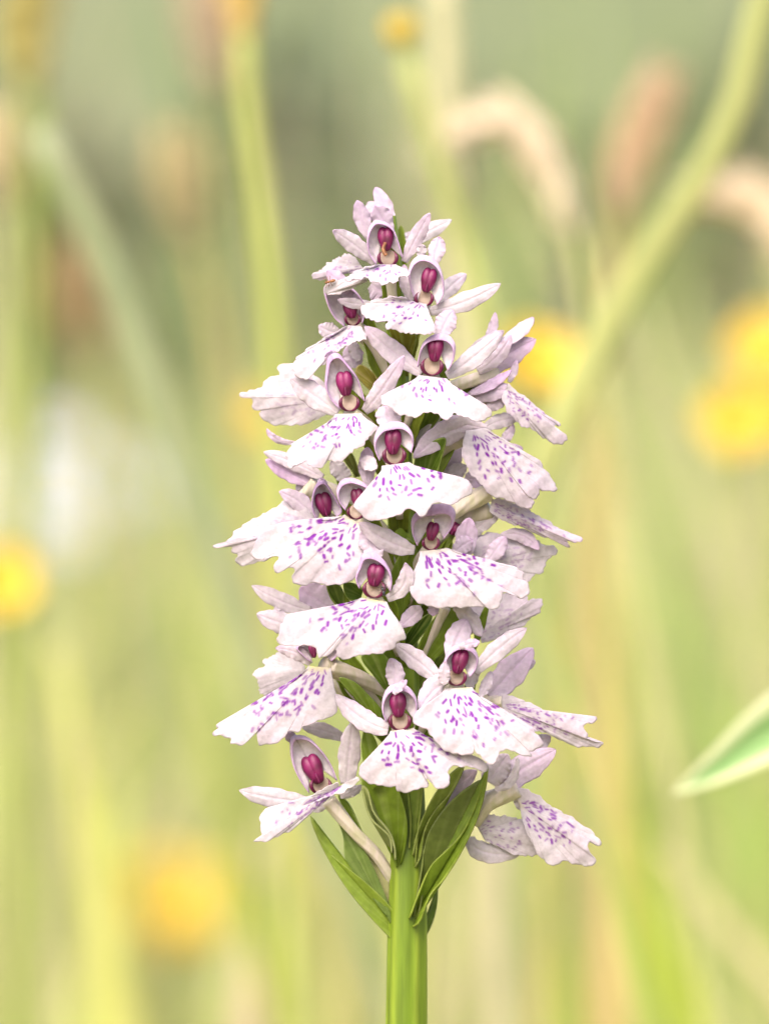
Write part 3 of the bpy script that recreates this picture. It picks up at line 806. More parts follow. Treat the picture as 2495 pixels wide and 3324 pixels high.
tube(f, 8, [(430, 195), (540, 330), (640, 435), (705, 540)], 56, (90, 0), name='ovary', taper=(1.1, .9, .8))

# ---- bracts that show below the flowers
def bracts():
    def lf(v, outline, d, fwd, bend, side, c=GRN, e=GRN2, fold=0, tiltx=0.0):
        pts = V(v, outline); n, m = 60, 26
        out = catmull(pts, n); nl, nr = pts[0], pts[-1]
        t = np.linspace(0, 1, n); s = np.linspace(0, 1, m)
        neck = nl + (nr - nl) * t[:, None]
        g = neck[None] * (1 - s)[:, None, None] + out[None] * s[:, None, None]
        S, Q = np.meshgrid(s, 2 * t - 1, indexing='ij')
        dd = d + fwd * S - bend * S ** 2 - side * Q ** 2 * S + fold * np.exp(-(Q / .15) ** 2) * S + tiltx * (g[..., 0] - nl[0])
        vn = np.clip(.30 * (np.sin(Q * 24) > .75) + .8 * np.exp(-(Q / .03) ** 2) + .9 * np.clip((S - .965) / .035, 0, 1), 0, 1)
        C = np.array(c) + (np.array(e) - np.array(c)) * vn[..., None]
        mesh_obj('bract', PA(np.concatenate([g, dd[..., None]], -1)), grid_faces(n, m), M_GREEN, orchid, C, thick=.00018)
    # big boat-shaped bract on one side
    lf(8, [(795, 690), (815, 560), (832, 460), (850, 350), (900, 260), (955, 195), (1020, 140), (1090, 105), (1060, 230), (990, 340), (900, 440), (850, 520), (812, 700)], 30, 105, 40, 20, c=(.13, .17, .03), e=(.2, .24, .06), tiltx=.1)
    lf(8, [(775, 700), (812, 600), (870, 470), (930, 410), (1000, 335), (1060, 220), (1098, 95), (1112, 45), (1104, 130), (1070, 260), (1010, 390), (930, 520), (870, 590), (845, 650), (815, 720), (790, 735)], 40, 130, 35, 40, c=(.17, .25, .02), e=(.28, .35, .05))
    # forked bract on the other side
    lf(8, [(735, 740), (700, 660), (610, 565), (520, 490), (440, 425), (385, 350), (348, 252), (362, 305), (420, 430), (510, 575), (600, 685), (665, 755), (705, 790), (738, 785)], 10, 60, 10, 30, c=(.21, .29, .03), e=(.30, .37, .08))
    lf(8, [(695, 720), (690, 660), (650, 550), (600, 440), (525, 325), (455, 250), (490, 340), (505, 460), (570, 530), (640, 600), (680, 690)], 30, 20, 10, 10, c=(.13, .19, .035), e=(.22, .28, .08))
    lf(8, [(690, 700), (685, 540), (640, 450), (595, 400), (560, 330), (600, 430), (640, 560)], 5, 10, 5, 5, c=(.33, .32, .14), e=(.4, .4, .2))
    # leaves clasping the stem
    lf(8, [(720, 480), (700, 360), (630, 280), (590, 200), (570, 100), (600, 20), (690, 60), (740, 180), (765, 290), (755, 400), (735, 470)], 38, 120, 40, 60)
    lf(8, [(700, 420), (690, 350), (610, 270), (580, 180), (572, 130), (590, 140), (620, 240), (690, 330), (712, 400), (715, 450)], 45, 110, 20, 10, c=(.24, .28, .09), e=(.32, .35, .14))
    lf(8, [(790, 430), (810, 330), (860, 210), (940, 90), (1010, 40), (960, 150), (890, 230), (845, 310), (825, 430), (800, 480)], 32, 90, 30, 20, c=(.21, .27, .045), e=(.28, .33, .08))
    lf(8, [(775, 400), (780, 250), (770, 120), (780, 20), (830, 30), (830, 160), (815, 300), (800, 470)], 42, 65, 20, 20, c=(.15, .22, .03), e=(.25, .3, .06))
    lf(8, [(815, 770), (855, 690), (880, 620), (895, 565), (893, 630), (876, 705), (845, 770), (815, 800)], -15, -20, 0, 10, c=(.13, .2, .03), e=(.2, .26, .06))
    lf(8, [(545, 300), (500, 240), (470, 170), (510, 200), (552, 285), (600, 400), (580, 360)], 20, 10, 0, 5)
    # dark green bracts in the open middle of the spike
    lf(5, [(330, 1420), (400, 1240), (480, 1100), (590, 990), (700, 1030), (690, 1150), (600, 1300), (480, 1420)], 60, 80, 30, 40)
    lf(5, [(240, 1300), (300, 1180), (400, 1080), (480, 1040), (470, 1110), (380, 1240), (300, 1340)], 40, 60, 20, 20, c=(.06, .12, .01))
    lf(6, [(1250, 760), (1160, 620), (1060, 540), (1020, 470), (1130, 500), (1240, 600), (1350, 740), (1330, 800)], 120, 40, 20, 20)
    lf(6, [(1370, 560), (1280, 440), (1190, 310), (1300, 260), (1400, 330), (1440, 470), (1420, 560)], 130, 50, 20, 30, c=(.14, .22, .02), e=(.3, .36, .1))
    lf(6, [(1280, 1330), (1215, 1150), (1195, 950), (1230, 850), (1300, 950), (1330, 1100), (1340, 1300)], 130, 50, 20, 40)
    lf(4, [(1480, 1330), (1430, 1200), (1420, 980), (1480, 840), (1540, 700), (1620, 800), (1570, 1000), (1560, 1200)], 90, 60, 20, 40)
    lf(4, [(1010, 1230), (950, 1150), (930, 1060), (1000, 1040), (1050, 1120), (1060, 1230)], 90, 40, 10, 10, c=(.13, .2, .03))
    lf(4, [(1180, 1200), (1080, 1160), (1060, 1050), (1150, 1060), (1200, 1100)], 110, 40, 10, 10, c=(.13, .22, .02))
    lf(3, [(340, 1290), (360, 1130), (450, 1040), (580, 1000), (560, 1120), (510, 1290)], 110, 80, 20, 30, c=(.10, .165, .015))
    lf(1, [(740, 1260), (700, 1140), (690, 1080), (800, 1120), (880, 1140), (860, 1290)], 70, 60, 20, 20, c=(.19, .18, .015))
    lf(2, [(1330, 640), (1230, 560), (1140, 430), (1180, 370), (1290, 430), (1350, 520)], 60, 60, 20, 20, c=(.23, .2, .03), e=(.4, .33, .14))
    lf(2, [(1140, 1380), (1100, 1280), (1040, 1210), (1100, 1160), (1150, 1250), (1180, 1370)], 90, 30, 10, 10, c=(.15, .16, .03))
bracts()

# basal leaves, below the picture
for i, (ang, ln) in enumerate(((20, .10), (140, .12), (255, .11), (320, .08))):
    a = R(ang); n, m = 9, 20
    u = np.linspace(-1, 1, n); s = np.linspace(0, 1, m)
    U, S = np.meshgrid(u, s)
    w = .010 * np.sin(np.pi * np.clip(S * .93 + .07, 0, 1)) ** .8
    r_ = .003 + ln * S
    zz = .004 + ln * (.9 * S - .75 * S ** 2) - .25 * w * (1 - U ** 2)
    o0 = P(axis_x(9000), CY, 0)
    x = o0[0] + r_ * math.cos(a) - U * w * math.sin(a); y = r_ * math.sin(a) + U * w * math.cos(a)
    mesh_obj('leaf', np.stack([x, y, zz], -1), grid_faces(n, m), M_GREEN, orchid, np.broadcast_to((0.09, .16, .015), (n * m, 3)), thick=.0003)

# ------------------------------------------------------------------ insects
def insect(name, v, at, d, size, tilt, mat, label, wings=True):
    c = V(v, [at])[0]
    e = empty(name, P(c[0], c[1], d))
    tag(e, label, 'insect')
    ct, st = math.cos(R(tilt)), math.sin(R(tilt))
    def pos(a, b): return c[0] + (a * ct - b * st) * size, c[1] + (a * st + b * ct) * size
    for nm, a, rx, ry in (('abdomen', .55, .50, .26), ('thorax', -.15, .30, .24), ('head', -.58, .17, .18)):
        x, y = pos(a, 0)
        g, f = ell(x, y, d, rx * size, ry * size, ry * size, R(tilt), 12, 10)
        # long axis along the body
        mesh_obj(nm, PA(g), f, mat, e)
    for sg in (-1, 1):
        for k in (-.35, -.1, .15):
            p = [(*pos(k, sg * .18), d), (*pos(k * 1.8, sg * .55), d - 1), (*pos(k * 2.4, sg * .85), d - 7)]
            vs, f = tube_verts(PA(catmull(np.array(p), 8)), .045 * size * K, 5)
            mesh_obj('leg', vs, f, mat, e)
        if wings:
            g, f = ell(*pos(.45, sg * .22), d + 5, .62 * size, .16 * size, .03 * size, R(tilt + sg * 14), 12, 8)
            mesh_obj('wing', PA(g), f, M_BROWN, e)
    return e
insect('fly', 4, (1357, 1105), 345, 19, 75, M_BLACK, 'tiny black fly inside the orchid flower with the yellow throat', wings=False)
insect('ant', 1, (262, 762), 170, 20, -14, M_BROWN, 'tiny brown ant on a pale petal beside the top flower', wings=False)

# ------------------------------------------------------------------ the meadow behind
def hash_noise(x, y):
    return np.sin(x * 1.3 + 1.7 * np.sin(y * .9)) * .5 + np.sin(x * .37 - y * .61 + 2) * .5

# ground: one sheet out to the horizon, rising to a hillside far behind
def ground_z(x, y):
    far = np.clip((y - 14) / 60, 0, 1)
    return far ** 1.3 * 14 + .02 * hash_noise(x * 3, y * 3) * np.clip((np.hypot(x, y) - .3) / 1.0, 0, 1)
gx = np.concatenate([-np.geomspace(120, .4, 28), np.linspace(-.3, .3, 7), np.geomspace(.4, 120, 28)])
gy = np.concatenate([-np.geomspace(30, .5, 10), np.linspace(-.4, .4, 7), np.geomspace(.5, 200, 46)])
GX, GY = np.meshgrid(gx, gy)
gm = mat_simple('meadow_soil', (0.17, 0.15, 0.06), (0.24, 0.24, 0.08), 9, .8, .1, 0, .5, .01)
g = mesh_obj('ground', np.stack([GX, GY, ground_z(GX, GY)], -1), grid_faces(len(gx), len(gy)), gm)
g['kind'] = 'structure'
hm = mat_simple('hill_field', (0.115, 0.14, 0.065), (0.165, 0.175, 0.10), .25, .8, .1, 0, .3, .05)
g.data.materials.append(hm)
for p in g.data.polygons:
    if p.center.y > 13: p.material_index = 1

TINTS = np.array([(0.45, 0.48, 0.17), (0.60, 0.54, 0.31), (0.31, 0.38, 0.12), (0.63, 0.52, 0.37), (0.17, 0.25, 0.10), (0.50, 0.38, 0.29)])
def blades(name, n, xr, yr, hr, wr, probs, label, grow=0.0, seed=3, lean=.35):
    r = np.random.default_rng(seed)
    y = np.sqrt(r.uniform(yr[0] ** 2, yr[1] ** 2, n))
    x = r.uniform(-1, 1, n) * (xr[0] + (xr[1] - xr[0]) * (y - yr[0]) / (yr[1] - yr[0]))
    h = (r.uniform(*hr, n) + grow * y) * (1 + .22 * hash_noise(x * 2.2, y * 1.7))
    w = r.uniform(*wr, n)
    a = r.uniform(0, 2 * np.pi, n); ln = np.abs(r.normal(0, lean, n)) * h
    f = r.uniform(0, np.pi, n)
    S = np.array([0, .35, .7, 1.0]); Wd = np.array([1, .9, .6, .08])
    v = np.zeros((n, 8, 3)); z0 = ground_z(x, y)
    for i in range(4):
        bx = x + np.cos(a) * ln * S[i] ** 2; by = y + np.sin(a) * ln * S[i] ** 2; bz = z0 + h * (S[i] - .12 * S[i] ** 3 * ln / h)
        for k, sg in enumerate((-.5, .5)):
            v[:, i * 2 + k] = np.stack([bx + sg * np.cos(f) * w * Wd[i], by + sg * np.sin(f) * w * Wd[i], bz], -1)
    idx = (np.arange(n) * 8)[:, None, None]
    quad = np.array([[0, 1, 3, 2], [2, 3, 5, 4], [4, 5, 7, 6]])[None]
    patch = np.clip(.5 + .5 * hash_noise(x * 3.1 + 5, y * 2.3), 0, 1)
    ci = r.choice(len(TINTS), n, p=probs)
    c = TINTS[ci] * r.uniform(.75, 1.2, n)[:, None]
    c = c * (1 - .35 * patch[:, None]) + .35 * patch[:, None] * TINTS[0]
    o = mesh_obj(name, v.reshape(-1, 3), (idx + quad).reshape(-1, 4).tolist(), M_MEADOW, None, np.repeat(c, 8, 0))
    return tag(o, label, 'grass', kind='stuff')
blades('meadow_grass', 26000, (.35, 3.2), (.9, 9), (.10, .23), (.003, .007), (.26, .12, .28, .07, .22, .05), 'soft mass of pale yellow green meadow grass behind the orchid', grow=.026)
blades('low_turf', 16000, (.5, 2.4), (.12, 5), (.05, .13), (.003, .006), (.30, .26, .18, .16, .05, .05), 'short green turf around the foot of the orchid', seed=11)

r = np.random.default_rng(21)
tv = []; tf = []; tcol = []
for i in range(650):
    y = math.sqrt(r.uniform(.8 ** 2, 6.5 ** 2)); x = r.uniform(-1, 1) * (.12 + .20 * y)
    h = CAM_Z + (y + CAM_D) * math.tan(R(r.uniform(-1.5, 5.2)))
    if h < .15: continue
    w = r.uniform(.002, .005); a = r.uniform(0, 6.28); ln = abs(r.normal(0, .22)) * h
    c = TINTS[r.choice(6, p=(.24, .18, .22, .12, .16, .08))] * r.uniform(.7, 1.1)
    hd = r.random() < .4
    for k in range(5):
        q = k / 4; wk = w * ((1 - .6 * q) if not hd else (.5 if q < .6 else (2.6 if q < .9 else .6)))
        bx, by, bz = x + math.cos(a) * ln * q * q, y + math.sin(a) * ln * q * q, h * q
        tv += [(bx - wk / 2, by, bz), (bx + wk / 2, by + wk * .3, bz)]
        tcol += [c, c]
        if k: b = len(tv) - 4; tf.append((b, b + 1, b + 3, b + 2))
o = mesh_obj('tall_grass', tv, tf, M_MEADOW, None, np.array(tcol))
tag(o, 'thin scattered seeding grass stems fading into the distance', 'grass', kind='stuff')

# scrub at the far side of the meadow: countless leaves, one dark mass
r = np.random.default_rng(5)
lv = []; lc = []
for bx, by, bw, bh, tone in ((-2.3, 9.6, 1.1, 1.0, .9), (-.95, 9.2, .6, .80, 1.0), (-.30, 9.9, .5, .86, .8), (.12, 9.3, .5, .74, 1.0), (.55, 9.7, .5, .84, .85), (1.3, 9.4, .8, .82, 1.0), (2.6, 9.8, 1.1, 1.0, .9), (-3.8, 9.9, 1.3, 1.2, 1.0), (4.0, 9.7, 1.3, 1.2, .95)):
    n = 2600
    d = r.standard_normal((n, 3)); d /= np.linalg.norm(d, axis=1)[:, None]
    rad = r.uniform(.55, 1.0, n) ** .5 * (1 + .18 * np.sin(d[:, 0] * 7 + bx) + .15 * np.sin(d[:, 2] * 9))
    p = np.stack([bx + d[:, 0] * bw * rad, by + d[:, 1] * .5 * rad, .1 + (bh - .1) * np.abs(d[:, 2]) * rad], -1)
    for q in range(n):
        u = r.standard_normal(3) * .022; w = r.standard_normal(3) * .022
        lv += [p[q] - u, p[q] + w, p[q] + u, p[q] - w]
    cc = np.array((0.085, 0.115, 0.06)) * tone * r.uniform(.7, 1.5, n)[:, None]
    lc.append(np.repeat(cc, 4, 0))
nq = len(lv) // 4
sc_o = mesh_obj('scrub', np.array(lv), (np.arange(nq * 4).reshape(-1, 4)).tolist(), mat_attr('scrub_leaves', .25, .6, .2, 3, .1), None, np.vstack(lc), smooth=False)
tag(sc_o, 'dark grey green scrub along the far side of the meadow', 'scrub', kind='stuff')

# ---- single stems, blades and heads one can tell apart
def world_path(pts, z, n=40, ground=True):
    pts = [B(x, y, zz) for (x, y), zz in zip(pts, np.broadcast_to(z, (len(pts),)))]
    if ground:
        a, b = pts[-1], pts[-2]
        dirv = (a - b) / (np.linalg.norm(a - b) + 1e-9)
        dz = a[2]
        k = min(dz / max(.25, -dirv[2]), dz * 1.2)
        mid = a + np.array([dirv[0] * k * .45, dirv[1] * k * .45, -dz * .5])
        end = a + np.array([dirv[0] * k * .6, dirv[1] * k * .6, -dz - .004])
        pts += [mid, end]
    return smooth_path(np.array(pts), n)

def colr(c, n): return np.broadcast_to(np.array(c), (n, 3))

def stem_part(parent, path, w0, w1, c, name='stalk', flat=.8):
    vs, f = tube_verts(path, np.linspace(w0, w1, len(path)) / 2, 8, flat)
    return mesh_obj(name, vs, f, M_MEADOW, parent, colr(c, len(vs)))

def strip(path, w, parent, c, name, twist=0.0, prof=None, ridge=.2):
    """leaf blade with a keel along a 3-D path"""
    m = len(path); tang = np.gradient(path, axis=0); tang /= np.linalg.norm(tang, axis=1)[:, None]
    s = np.linspace(0, 1, m)
    pr = prof(s) if prof else np.clip(s / .12, 0, 1) ** .7
    vs = []
    for i in range(m):
        u = np.cross(np.array([0, 1.0, 0]), tang[i]); u /= np.linalg.norm(u)
        k = np.cross(tang[i], u)
        an = twist * s[i]
        u, k = u * math.cos(an) + k * math.sin(an), k * math.cos(an) - u * math.sin(an)
        hw = w * pr[i] / 2
        for q in (-1, -.5, 0, .5, 1):
            vs.append(path[i] + u * q * hw + k * (abs(q) - .5) * ridge * hw)
    return mesh_obj(name, np.array(vs), grid_faces(5, m), M_MEADOW, parent, colr(c, len(vs)), thick=.0002)

def seed_head(parent, path, w, c, name='seed_head', n=150, seed=1, ls=2.6):
    """grass panicle: overlapping pointed spikelets around its axis, as one part"""
    r = np.random.default_rng(seed); V_, F_, C_ = [], [], []
    tang = np.gradient(path, axis=0); tang /= np.linalg.norm(tang, axis=1)[:, None]
    m = len(path)
    for q in range(n):
        t = r.random(); i = min(m - 1, int(t * m)); T = -tang[i]
        a = r.random() * 2 * np.pi
        u = np.cross(T, [0, 1, .01]); u /= np.linalg.norm(u); k = np.cross(T, u)
        o = u * math.cos(a) + k * math.sin(a)
        rad = w / 2 * (.35 + .65 * math.sin(math.pi * min(1, t * .85 + .12))) * r.uniform(.4, 1)
        b = path[i] + o * rad * .2
        L = w * ls * r.uniform(.25, .45)
        tip = b + T * L + o * rad
        sd = np.cross(T, o) * w * .14
        mid = (b + tip) / 2 + o * w * .06
        j = len(V_); V_ += [b, mid + sd, tip, mid - sd, mid + o * w * .1]
        F_ += [(j, j + 1, j + 4), (j + 1, j + 2, j + 4), (j + 2, j + 3, j + 4), (j + 3, j, j + 4), (j, j + 3, j + 2, j + 1)]
        C_ += [np.array(c) * r.uniform(.8, 1.15)] * 5
    return mesh_obj(name, np.array(V_), F_, M_MEADOW, parent, np.array(C_), smooth=False)

def grass_plant(name, label, cat, pts, z, w, c, head=None, group=None, wtop=None):
    """a stalk traced from its top downwards, running on to the ground; head = (points, width, colour)"""
    p = world_path(pts, z)
    e = empty(name, p[-1])
    stem_part(e, p, wtop or w * .75, w, c)
    if head:
        hp = smooth_path(np.array([B(x, y, z) for x, y in head[0]]), 30)
        vs = seed_head(e, hp, head[1], head[2], seed=len(label), n=head[3] if len(head) > 3 else 170)
    return tag(e, label, cat, group)

YG = (0.46, 0.50, 0.12)
grass_plant('rush_stalk', 'upright yellow green stalk carrying an orange tan head, rising behind the topmost petals', 'grass stalk',
            [(785, 60), (800, 300), (845, 650), (885, 1050), (900, 1500)], .30, .0036, (0.46, 0.49, 0.15), head=([(775, -120), (780, 0), (792, 150)], .0065, (0.66, 0.50, 0.18)))
grass_plant('dry_stalk', 'pale straw coloured upright stalk close beside the yellow bud', 'grass stalk',
            [(1430, -150), (1440, 100), (1455, 400), (1480, 800)], .34, .0042, (0.56, 0.53, 0.33), wtop=.0042)
grass_plant('arched_grass', 'cream grass head arching over and drooping in a hook, beside the yellow bud stalk', 'grass',
            [(1760, 520), (1830, 660), (1880, 850), (1925, 1100)], .34, .0022, (0.55, 0.55, 0.25), head=([(1480, 445), (1580, 405), (1670, 410), (1740, 490), (1800, 610), (1860, 780)], .0062, (0.85, 0.74, 0.58), 260))
grass_plant('sorrel', 'rusty pink brown seed spike standing between the hooked cream grass and the long blade', 'sorrel',
            [(2060, 520), (2000, 760), (1975, 1000)], .42, .0025, (0.50, 0.42, 0.16), head=([(2105, 370), (2070, 470), (2030, 590), (1995, 720)], .0085, (0.58, 0.42, 0.27), 220))
grass_plant('cream_grass', 'cream grass head leaning sideways behind the long diagonal blade', 'grass',
            [(2500, 800), (2560, 1000), (2580, 1300)], .34, .002, (0.5, 0.5, 0.22), head=([(2330, 640), (2420, 660), (2500, 730), (2540, 850)], .007, (0.80, 0.68, 0.50)))
grass_plant('beige_grass', 'soft beige grass spike leaning behind the upright yellow green stalk', 'grass',
            [(620, 740), (670, 950), (740, 1300)], .55, .003, (0.52, 0.46, 0.18), head=([(585, 560), (605, 680), (640, 830)], .010, (0.52, 0.44, 0.24)))
grass_plant('pink_grass', 'faint pinkish grass spike high beside the upright yellow green stalk', 'grass',
            [(720, 420), (745, 700), (760, 1000)], .62, .0022, (0.4, 0.4, 0.2), head=([(680, -60), (690, 120), (715, 330)], .011, (0.52, 0.40, 0.28)))
grass_plant('tan_grass', 'tan grass head on an olive stalk beyond the pale slanting stem', 'grass',
            [(110, 300), (115, 700), (105, 1100)], .5, .0045, (0.26, 0.32, 0.07), head=([(90, 60), (90, 180), (105, 330)], .011, (0.46, 0.40, 0.14)))
grass_plant('brown_grass', 'small brown grass spike low beside the slanting stem', 'grass',
            [(280, 1080), (310, 1300), (330, 1600)], .8, .003, (0.4, 0.36, 0.16), head=([(255, 940), (270, 1050), (295, 1170)], .013, (0.40, 0.28, 0.15)))
grass_plant('pale_fescue', 'pale cream grass spike at the level of the dark scrub beyond the slanting stem', 'grass',
            [(10, 700), (20, 1000), (40, 1300)], .5, .002, (0.5, 0.5, 0.25), head=([(-10, 480), (0, 580), (20, 690)], .009, (0.66, 0.56, 0.34)))

def leaf_blade(name, label, pts, z, w, c, group=None, twist=0.0, cat='grass blade', prof=None, ground=True):
    p = world_path(pts, z, 46, ground)
    e = strip(p - p[-1], w, None, c, name, twist, prof)
    e.location = tuple(p[-1])
    return tag(e, label, cat, group)
leaf_blade('grass_blade', 'long yellow green blade slanting across and curving upright beyond the side buttercups', [(2530, -180), (2455, 60), (2390, 330), (2270, 580), (2090, 850), (1930, 1130), (1800, 1420), (1640, 1800), (1480, 2300), (1370, 2750), (1335, 3300)], .24, .0056, (0.42, 0.44, 0.17), prof=lambda s: np.clip(.55 + s, 0, 1))
leaf_blade('grass_blade', 'slanting dull grey green stem crossing behind the white blur to the lower petals', [(120, 420), (250, 660), (345, 870), (470, 1180), (590, 1520), (720, 1850), (850, 2200), (960, 2500)], .30, .0042, (0.30, 0.34, 0.19), prof=lambda s: np.clip(1.2 - 1.6 * s, .45, 1))

def leaf(name, label, z):
    """broad pointed leaf with a pale margin"""
    n, m = 21, 40
    s = np.linspace(0, 1, m); u = np.linspace(-1, 1, n)
    U, S = np.meshgrid(u, s)
    cen = catmull(np.array([[2180, 2578], [2330, 2490], [2520, 2365], [2800, 2250], [3150, 2300]]), m)
    tg = np.gradient(cen, axis=0); tg /= np.linalg.norm(tg, axis=1)[:, None]
    nr = np.stack([-tg[:, 1], tg[:, 0]], -1)
    hw = 112 * np.clip(S / .42, 0, 1) ** .8 * np.clip((1.25 - S) / .6, .3, 1)
    g = cen[:, None] + nr[:, None] * (U * hw)[..., None]
    d = -z / K + 38 * (np.abs(U) - .3) * hw / 100 - 200 * S ** 2
    mg = np.clip((np.abs(U) - .42) / .3, 0, 1) + .9 * np.clip((.10 - S) / .1, 0, 1) + .30 * np.exp(-(U / .08) ** 2)
    C = np.array((0.20, 0.36, 0.12)) + (np.array((0.62, 0.64, 0.40)) - np.array((0.20, 0.36, 0.12))) * np.clip(mg, 0, 1)[..., None]
    V_ = PA(np.concatenate([g, d[..., None]], -1))
    base = V_[-1].mean(0)
    root = np.array([base[0] + .004, base[1] + .004, 0])
    e = empty(name, root)
    mesh_obj('leaf_blade', V_, grid_faces(n, m), M_MEADOW, e, C, thick=.0003)
    stem_part(e, smooth_path(np.array([base, base + (.003, .003, -.03), root + (0, 0, .09), root - (0, 0, .003)]), 24), .0014, .003, (0.25, .36, .1))
    return tag(e, label, 'leaf')
leaf('broad_leaf', 'pointed green leaf with pale margins reaching in level with the lowest flowers', .095)

# buttercups
def buttercup(label, at_, z, size, face, stalk, closed=False, group='yellow buttercups in the meadow'):
    c = B(*at_, z)
    path = world_path([at_] + stalk, z, 40)
    e = empty('buttercup', path[-1])
    stem_part(e, path, .0014, .0022, (0.45, 0.50, 0.16))
    ax = Vector(face).normalized()
    q = ax.to_track_quat('Z', 'Y')
    n, m = 9, 9
    U, S = np.meshgrid(np.linspace(-1, 1, n), np.linspace(0, 1, m))
    cupf = 1.1 if closed else .55
    for k in range(5):
        a = 2 * math.pi * k / 5
        wd = size * .36 * np.sin(np.pi * np.clip(S * .72 + .06, 0, 1)) ** .8
        rr = size * .5 * (S if not closed else np.sin(S * 2.2) * .75)
        zz = size * cupf * S ** 1.6 * .8 - .05 * size * (1 - U ** 2)
        x = rr * math.cos(a) - U * wd * math.sin(a); y = rr * math.sin(a) + U * wd * math.cos(a)
        pts = np.array([q @ Vector((float(X), float(Y), float(Z))) for X, Y, Z in zip(x.ravel(), y.ravel(), zz.ravel())]) + c
        mesh_obj('petal', pts, grid_faces(n, m), M_YELLOW, e, thick=.0002)
    if not closed:
        g, f = ell(0, 0, 0, 1, 1, 1, 0, 14, 10)
        V_ = g.reshape(-1, 3) * size * .16
        mesh_obj('stamen_boss', np.array([q @ Vector(tuple(p)) for p in V_]) + c + np.array(ax) * size * .12, f, M_YELLOW, e)
    return tag(e, label, 'buttercup', group)
buttercup('yellow buttercup bud on a slanting pale stalk high behind the spike', (1308, 140), .26, .0042, (-.2, -.4, 1), [(1345, 300), (1420, 520), (1510, 800), (1580, 1100)], closed=True)
stk = world_path([(1320, 190), (1345, 300), (1420, 520), (1510, 800), (1580, 1100), (1600, 1500), (1500, 2000), (1400, 2500), (1330, 2900), (1325, 3300)], .27, 40)
e = strip(stk - stk[-1], .0050, None, (0.46, 0.46, 0.22), 'grass_blade', 0, lambda s: np.clip(.6 + s, 0, 1))
e.location = tuple(stk[-1]); tag(e, 'pale straw blade running down just behind the stalk of the yellow bud', 'grass blade')
buttercup('bright yellow buttercup peeping out beside the pale upper petals', (1730, 1220), .42, .0125, (.2, -.8, .6), [(1750, 1500), (1765, 1900)])
buttercup('golden buttercup with another one just above it', (2400, 1405), .5, .013, (-.1, -.9, .5), [(2420, 1800), (2400, 2300)])
buttercup('upper of two golden buttercups one above the other', (2500, 1185), .52, .014, (-.1, -.8, .6), [(2530, 1600), (2520, 2200)])
buttercup('golden buttercup overlapping the lower edge of its two neighbours', (2530, 1390), .54, .012, (0, -.8, .6), [(2560, 1800), (2550, 2300)])
buttercup('lone yellow buttercup below the large white blur', (-10, 1925), .45, .012, (.1, -.9, .5), [(10, 2300), (30, 2800)])
buttercup('large soft yellow buttercup low down beside the stem', (565, 3010), .95, .028, (.1, -.7, .7), [(575, 3250), (580, 3600)])
buttercup('small yellow buttercup hugging the broad white lip', (850, 1385), .8, .010, (.1, -.7, .7), [(860, 1700), (880, 2100)])

# white daisies that blur into one pale patch
def daisy(label, at_, z, size, face):
    c = B(*at_, z)
    path = world_path([at_, (at_[0] + 20, at_[1] + 500)], z, 30)
    e = empty('daisy', path[-1])
    stem_part(e, path, .0016, .0022, (0.30, 0.38, 0.12))
    q = Vector(face).normalized().to_track_quat('Z', 'Y')
    n, m = 5, 7
    U, S = np.meshgrid(np.linspace(-1, 1, n), np.linspace(0, 1, m))
    for k in range(18):
        a = 2 * math.pi * k / 18
        wd = size * .085 * np.sin(np.pi * np.clip(S * .85 + .1, 0, 1)) ** .6
        rr = size * (.12 + .38 * S); zz = size * (.04 * np.sin(S * 3) + .01 * (k % 2))
        x = rr * math.cos(a) - U * wd * math.sin(a); y = rr * math.sin(a) + U * wd * math.cos(a)
        pts = np.array([q @ Vector((float(X), float(Y), float(Z))) for X, Y, Z in zip(x.ravel(), y.ravel(), zz.ravel())]) + c
        mesh_obj('ray_petal', pts, grid_faces(n, m), M_WHITE_RAY, e)
    g, f = ell(0, 0, 0, 1, 1, .5, 0, 16, 10)
    mesh_obj('disc', np.array([q @ Vector(tuple(p)) for p in g.reshape(-1, 3) * size * .13]) + c, f, M_YELLOW, e)
    return tag(e, label, 'daisy', 'white daisies behind the spike')
daisy('white daisy blurred to a pale patch, lowest of the four', (200, 1700), 2.3, .052, (.1, -.4, .9))
daisy('white daisy blurred to a pale patch, just above the lowest of the four', (60, 1600), 2.4, .05, (.1, -.45, .9))
daisy('white daisy blurred to a pale patch, topmost of the four', (170, 1440), 2.5, .05, (0, -.4, .9))
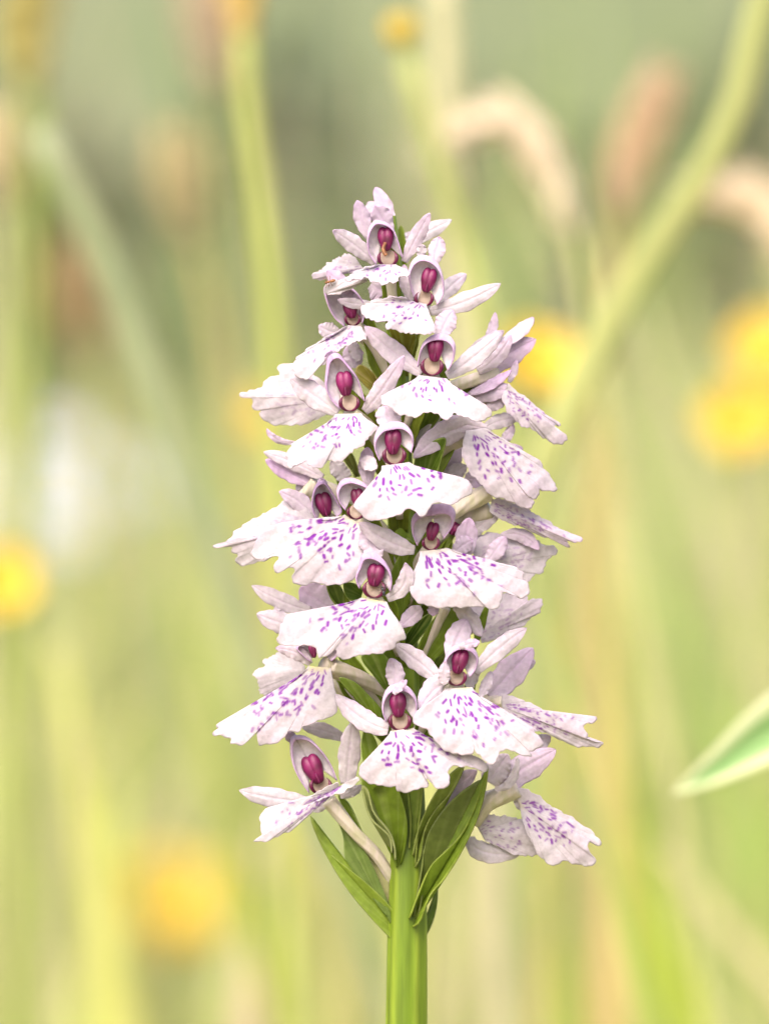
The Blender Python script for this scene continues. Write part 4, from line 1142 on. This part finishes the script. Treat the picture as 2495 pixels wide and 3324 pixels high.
daisy('white daisy blurred to a pale patch, the one towards the orchid', (420, 1560), 2.6, .05, (.2, -.4, .9))

# single blades that stand out softly low down
low = [
 ('soft green blade rising close beside the bare stem', [(1740, 2500), (1770, 2850), (1850, 3330)], .45, .007, (0.34, 0.42, 0.06)),
 ('bright lime blade low beyond the drooping spotted lip', [(2060, 2700), (2150, 3000), (2260, 3324)], .5, .008, (0.42, 0.50, 0.06)),
 ('pale straw blade lying slantwise below the pointed leaf', [(2150, 2760), (2330, 2980), (2560, 3250)], .42, .006, (0.66, 0.58, 0.34)),
 ('faint yellow green blade between the pointed leaf and the drooping spotted lip', [(2000, 1900), (2040, 2300), (2080, 2800)], .6, .008, (0.36, 0.44, 0.08)),
 ('light yellow blade leaning beyond the lowest side flower', [(180, 2100), (260, 2500), (340, 3000)], .5, .009, (0.56, 0.56, 0.18)),
 ('pale green blade low beside the soft yellow buttercup', [(430, 2300), (380, 2700), (330, 3200)], .7, .010, (0.44, 0.50, 0.12)),
 ('pinkish straw blade between the yellow buttercup and the stem', [(860, 2700), (830, 3000), (820, 3324)], .55, .010, (0.60, 0.50, 0.34)),
 ('tan blade upright beyond the pale side lips', [(1970, 1350), (1950, 1700), (1960, 2200)], .55, .007, (0.56, 0.44, 0.20)),
 ('green blade slanting beside the tan one', [(2130, 1700), (2200, 2050), (2330, 2400)], .7, .010, (0.28, 0.40, 0.10)),
 ('grey straw blade slanting above the golden buttercups', [(2080, 1000), (2180, 1300), (2330, 1750)], .6, .007, (0.46, 0.44, 0.26)),
 ('thin olive blade low behind the slanting stem', [(560, 1900), (640, 2250), (760, 2700)], .5, .006, (0.30, 0.36, 0.06)),
 ('broad light blade low down between the pinkish straw blade and the stem', [(1050, 2850), (1080, 3100), (1100, 3324)], .6, .009, (0.56, 0.56, 0.22)),
]
for lb, pts, z, w, c in low:
    leaf_blade('grass_blade', lb, pts, z, w, c, 'single grass blades behind the orchid', prof=lambda s: np.clip(.15 + 2.2 * s, 0, 1))
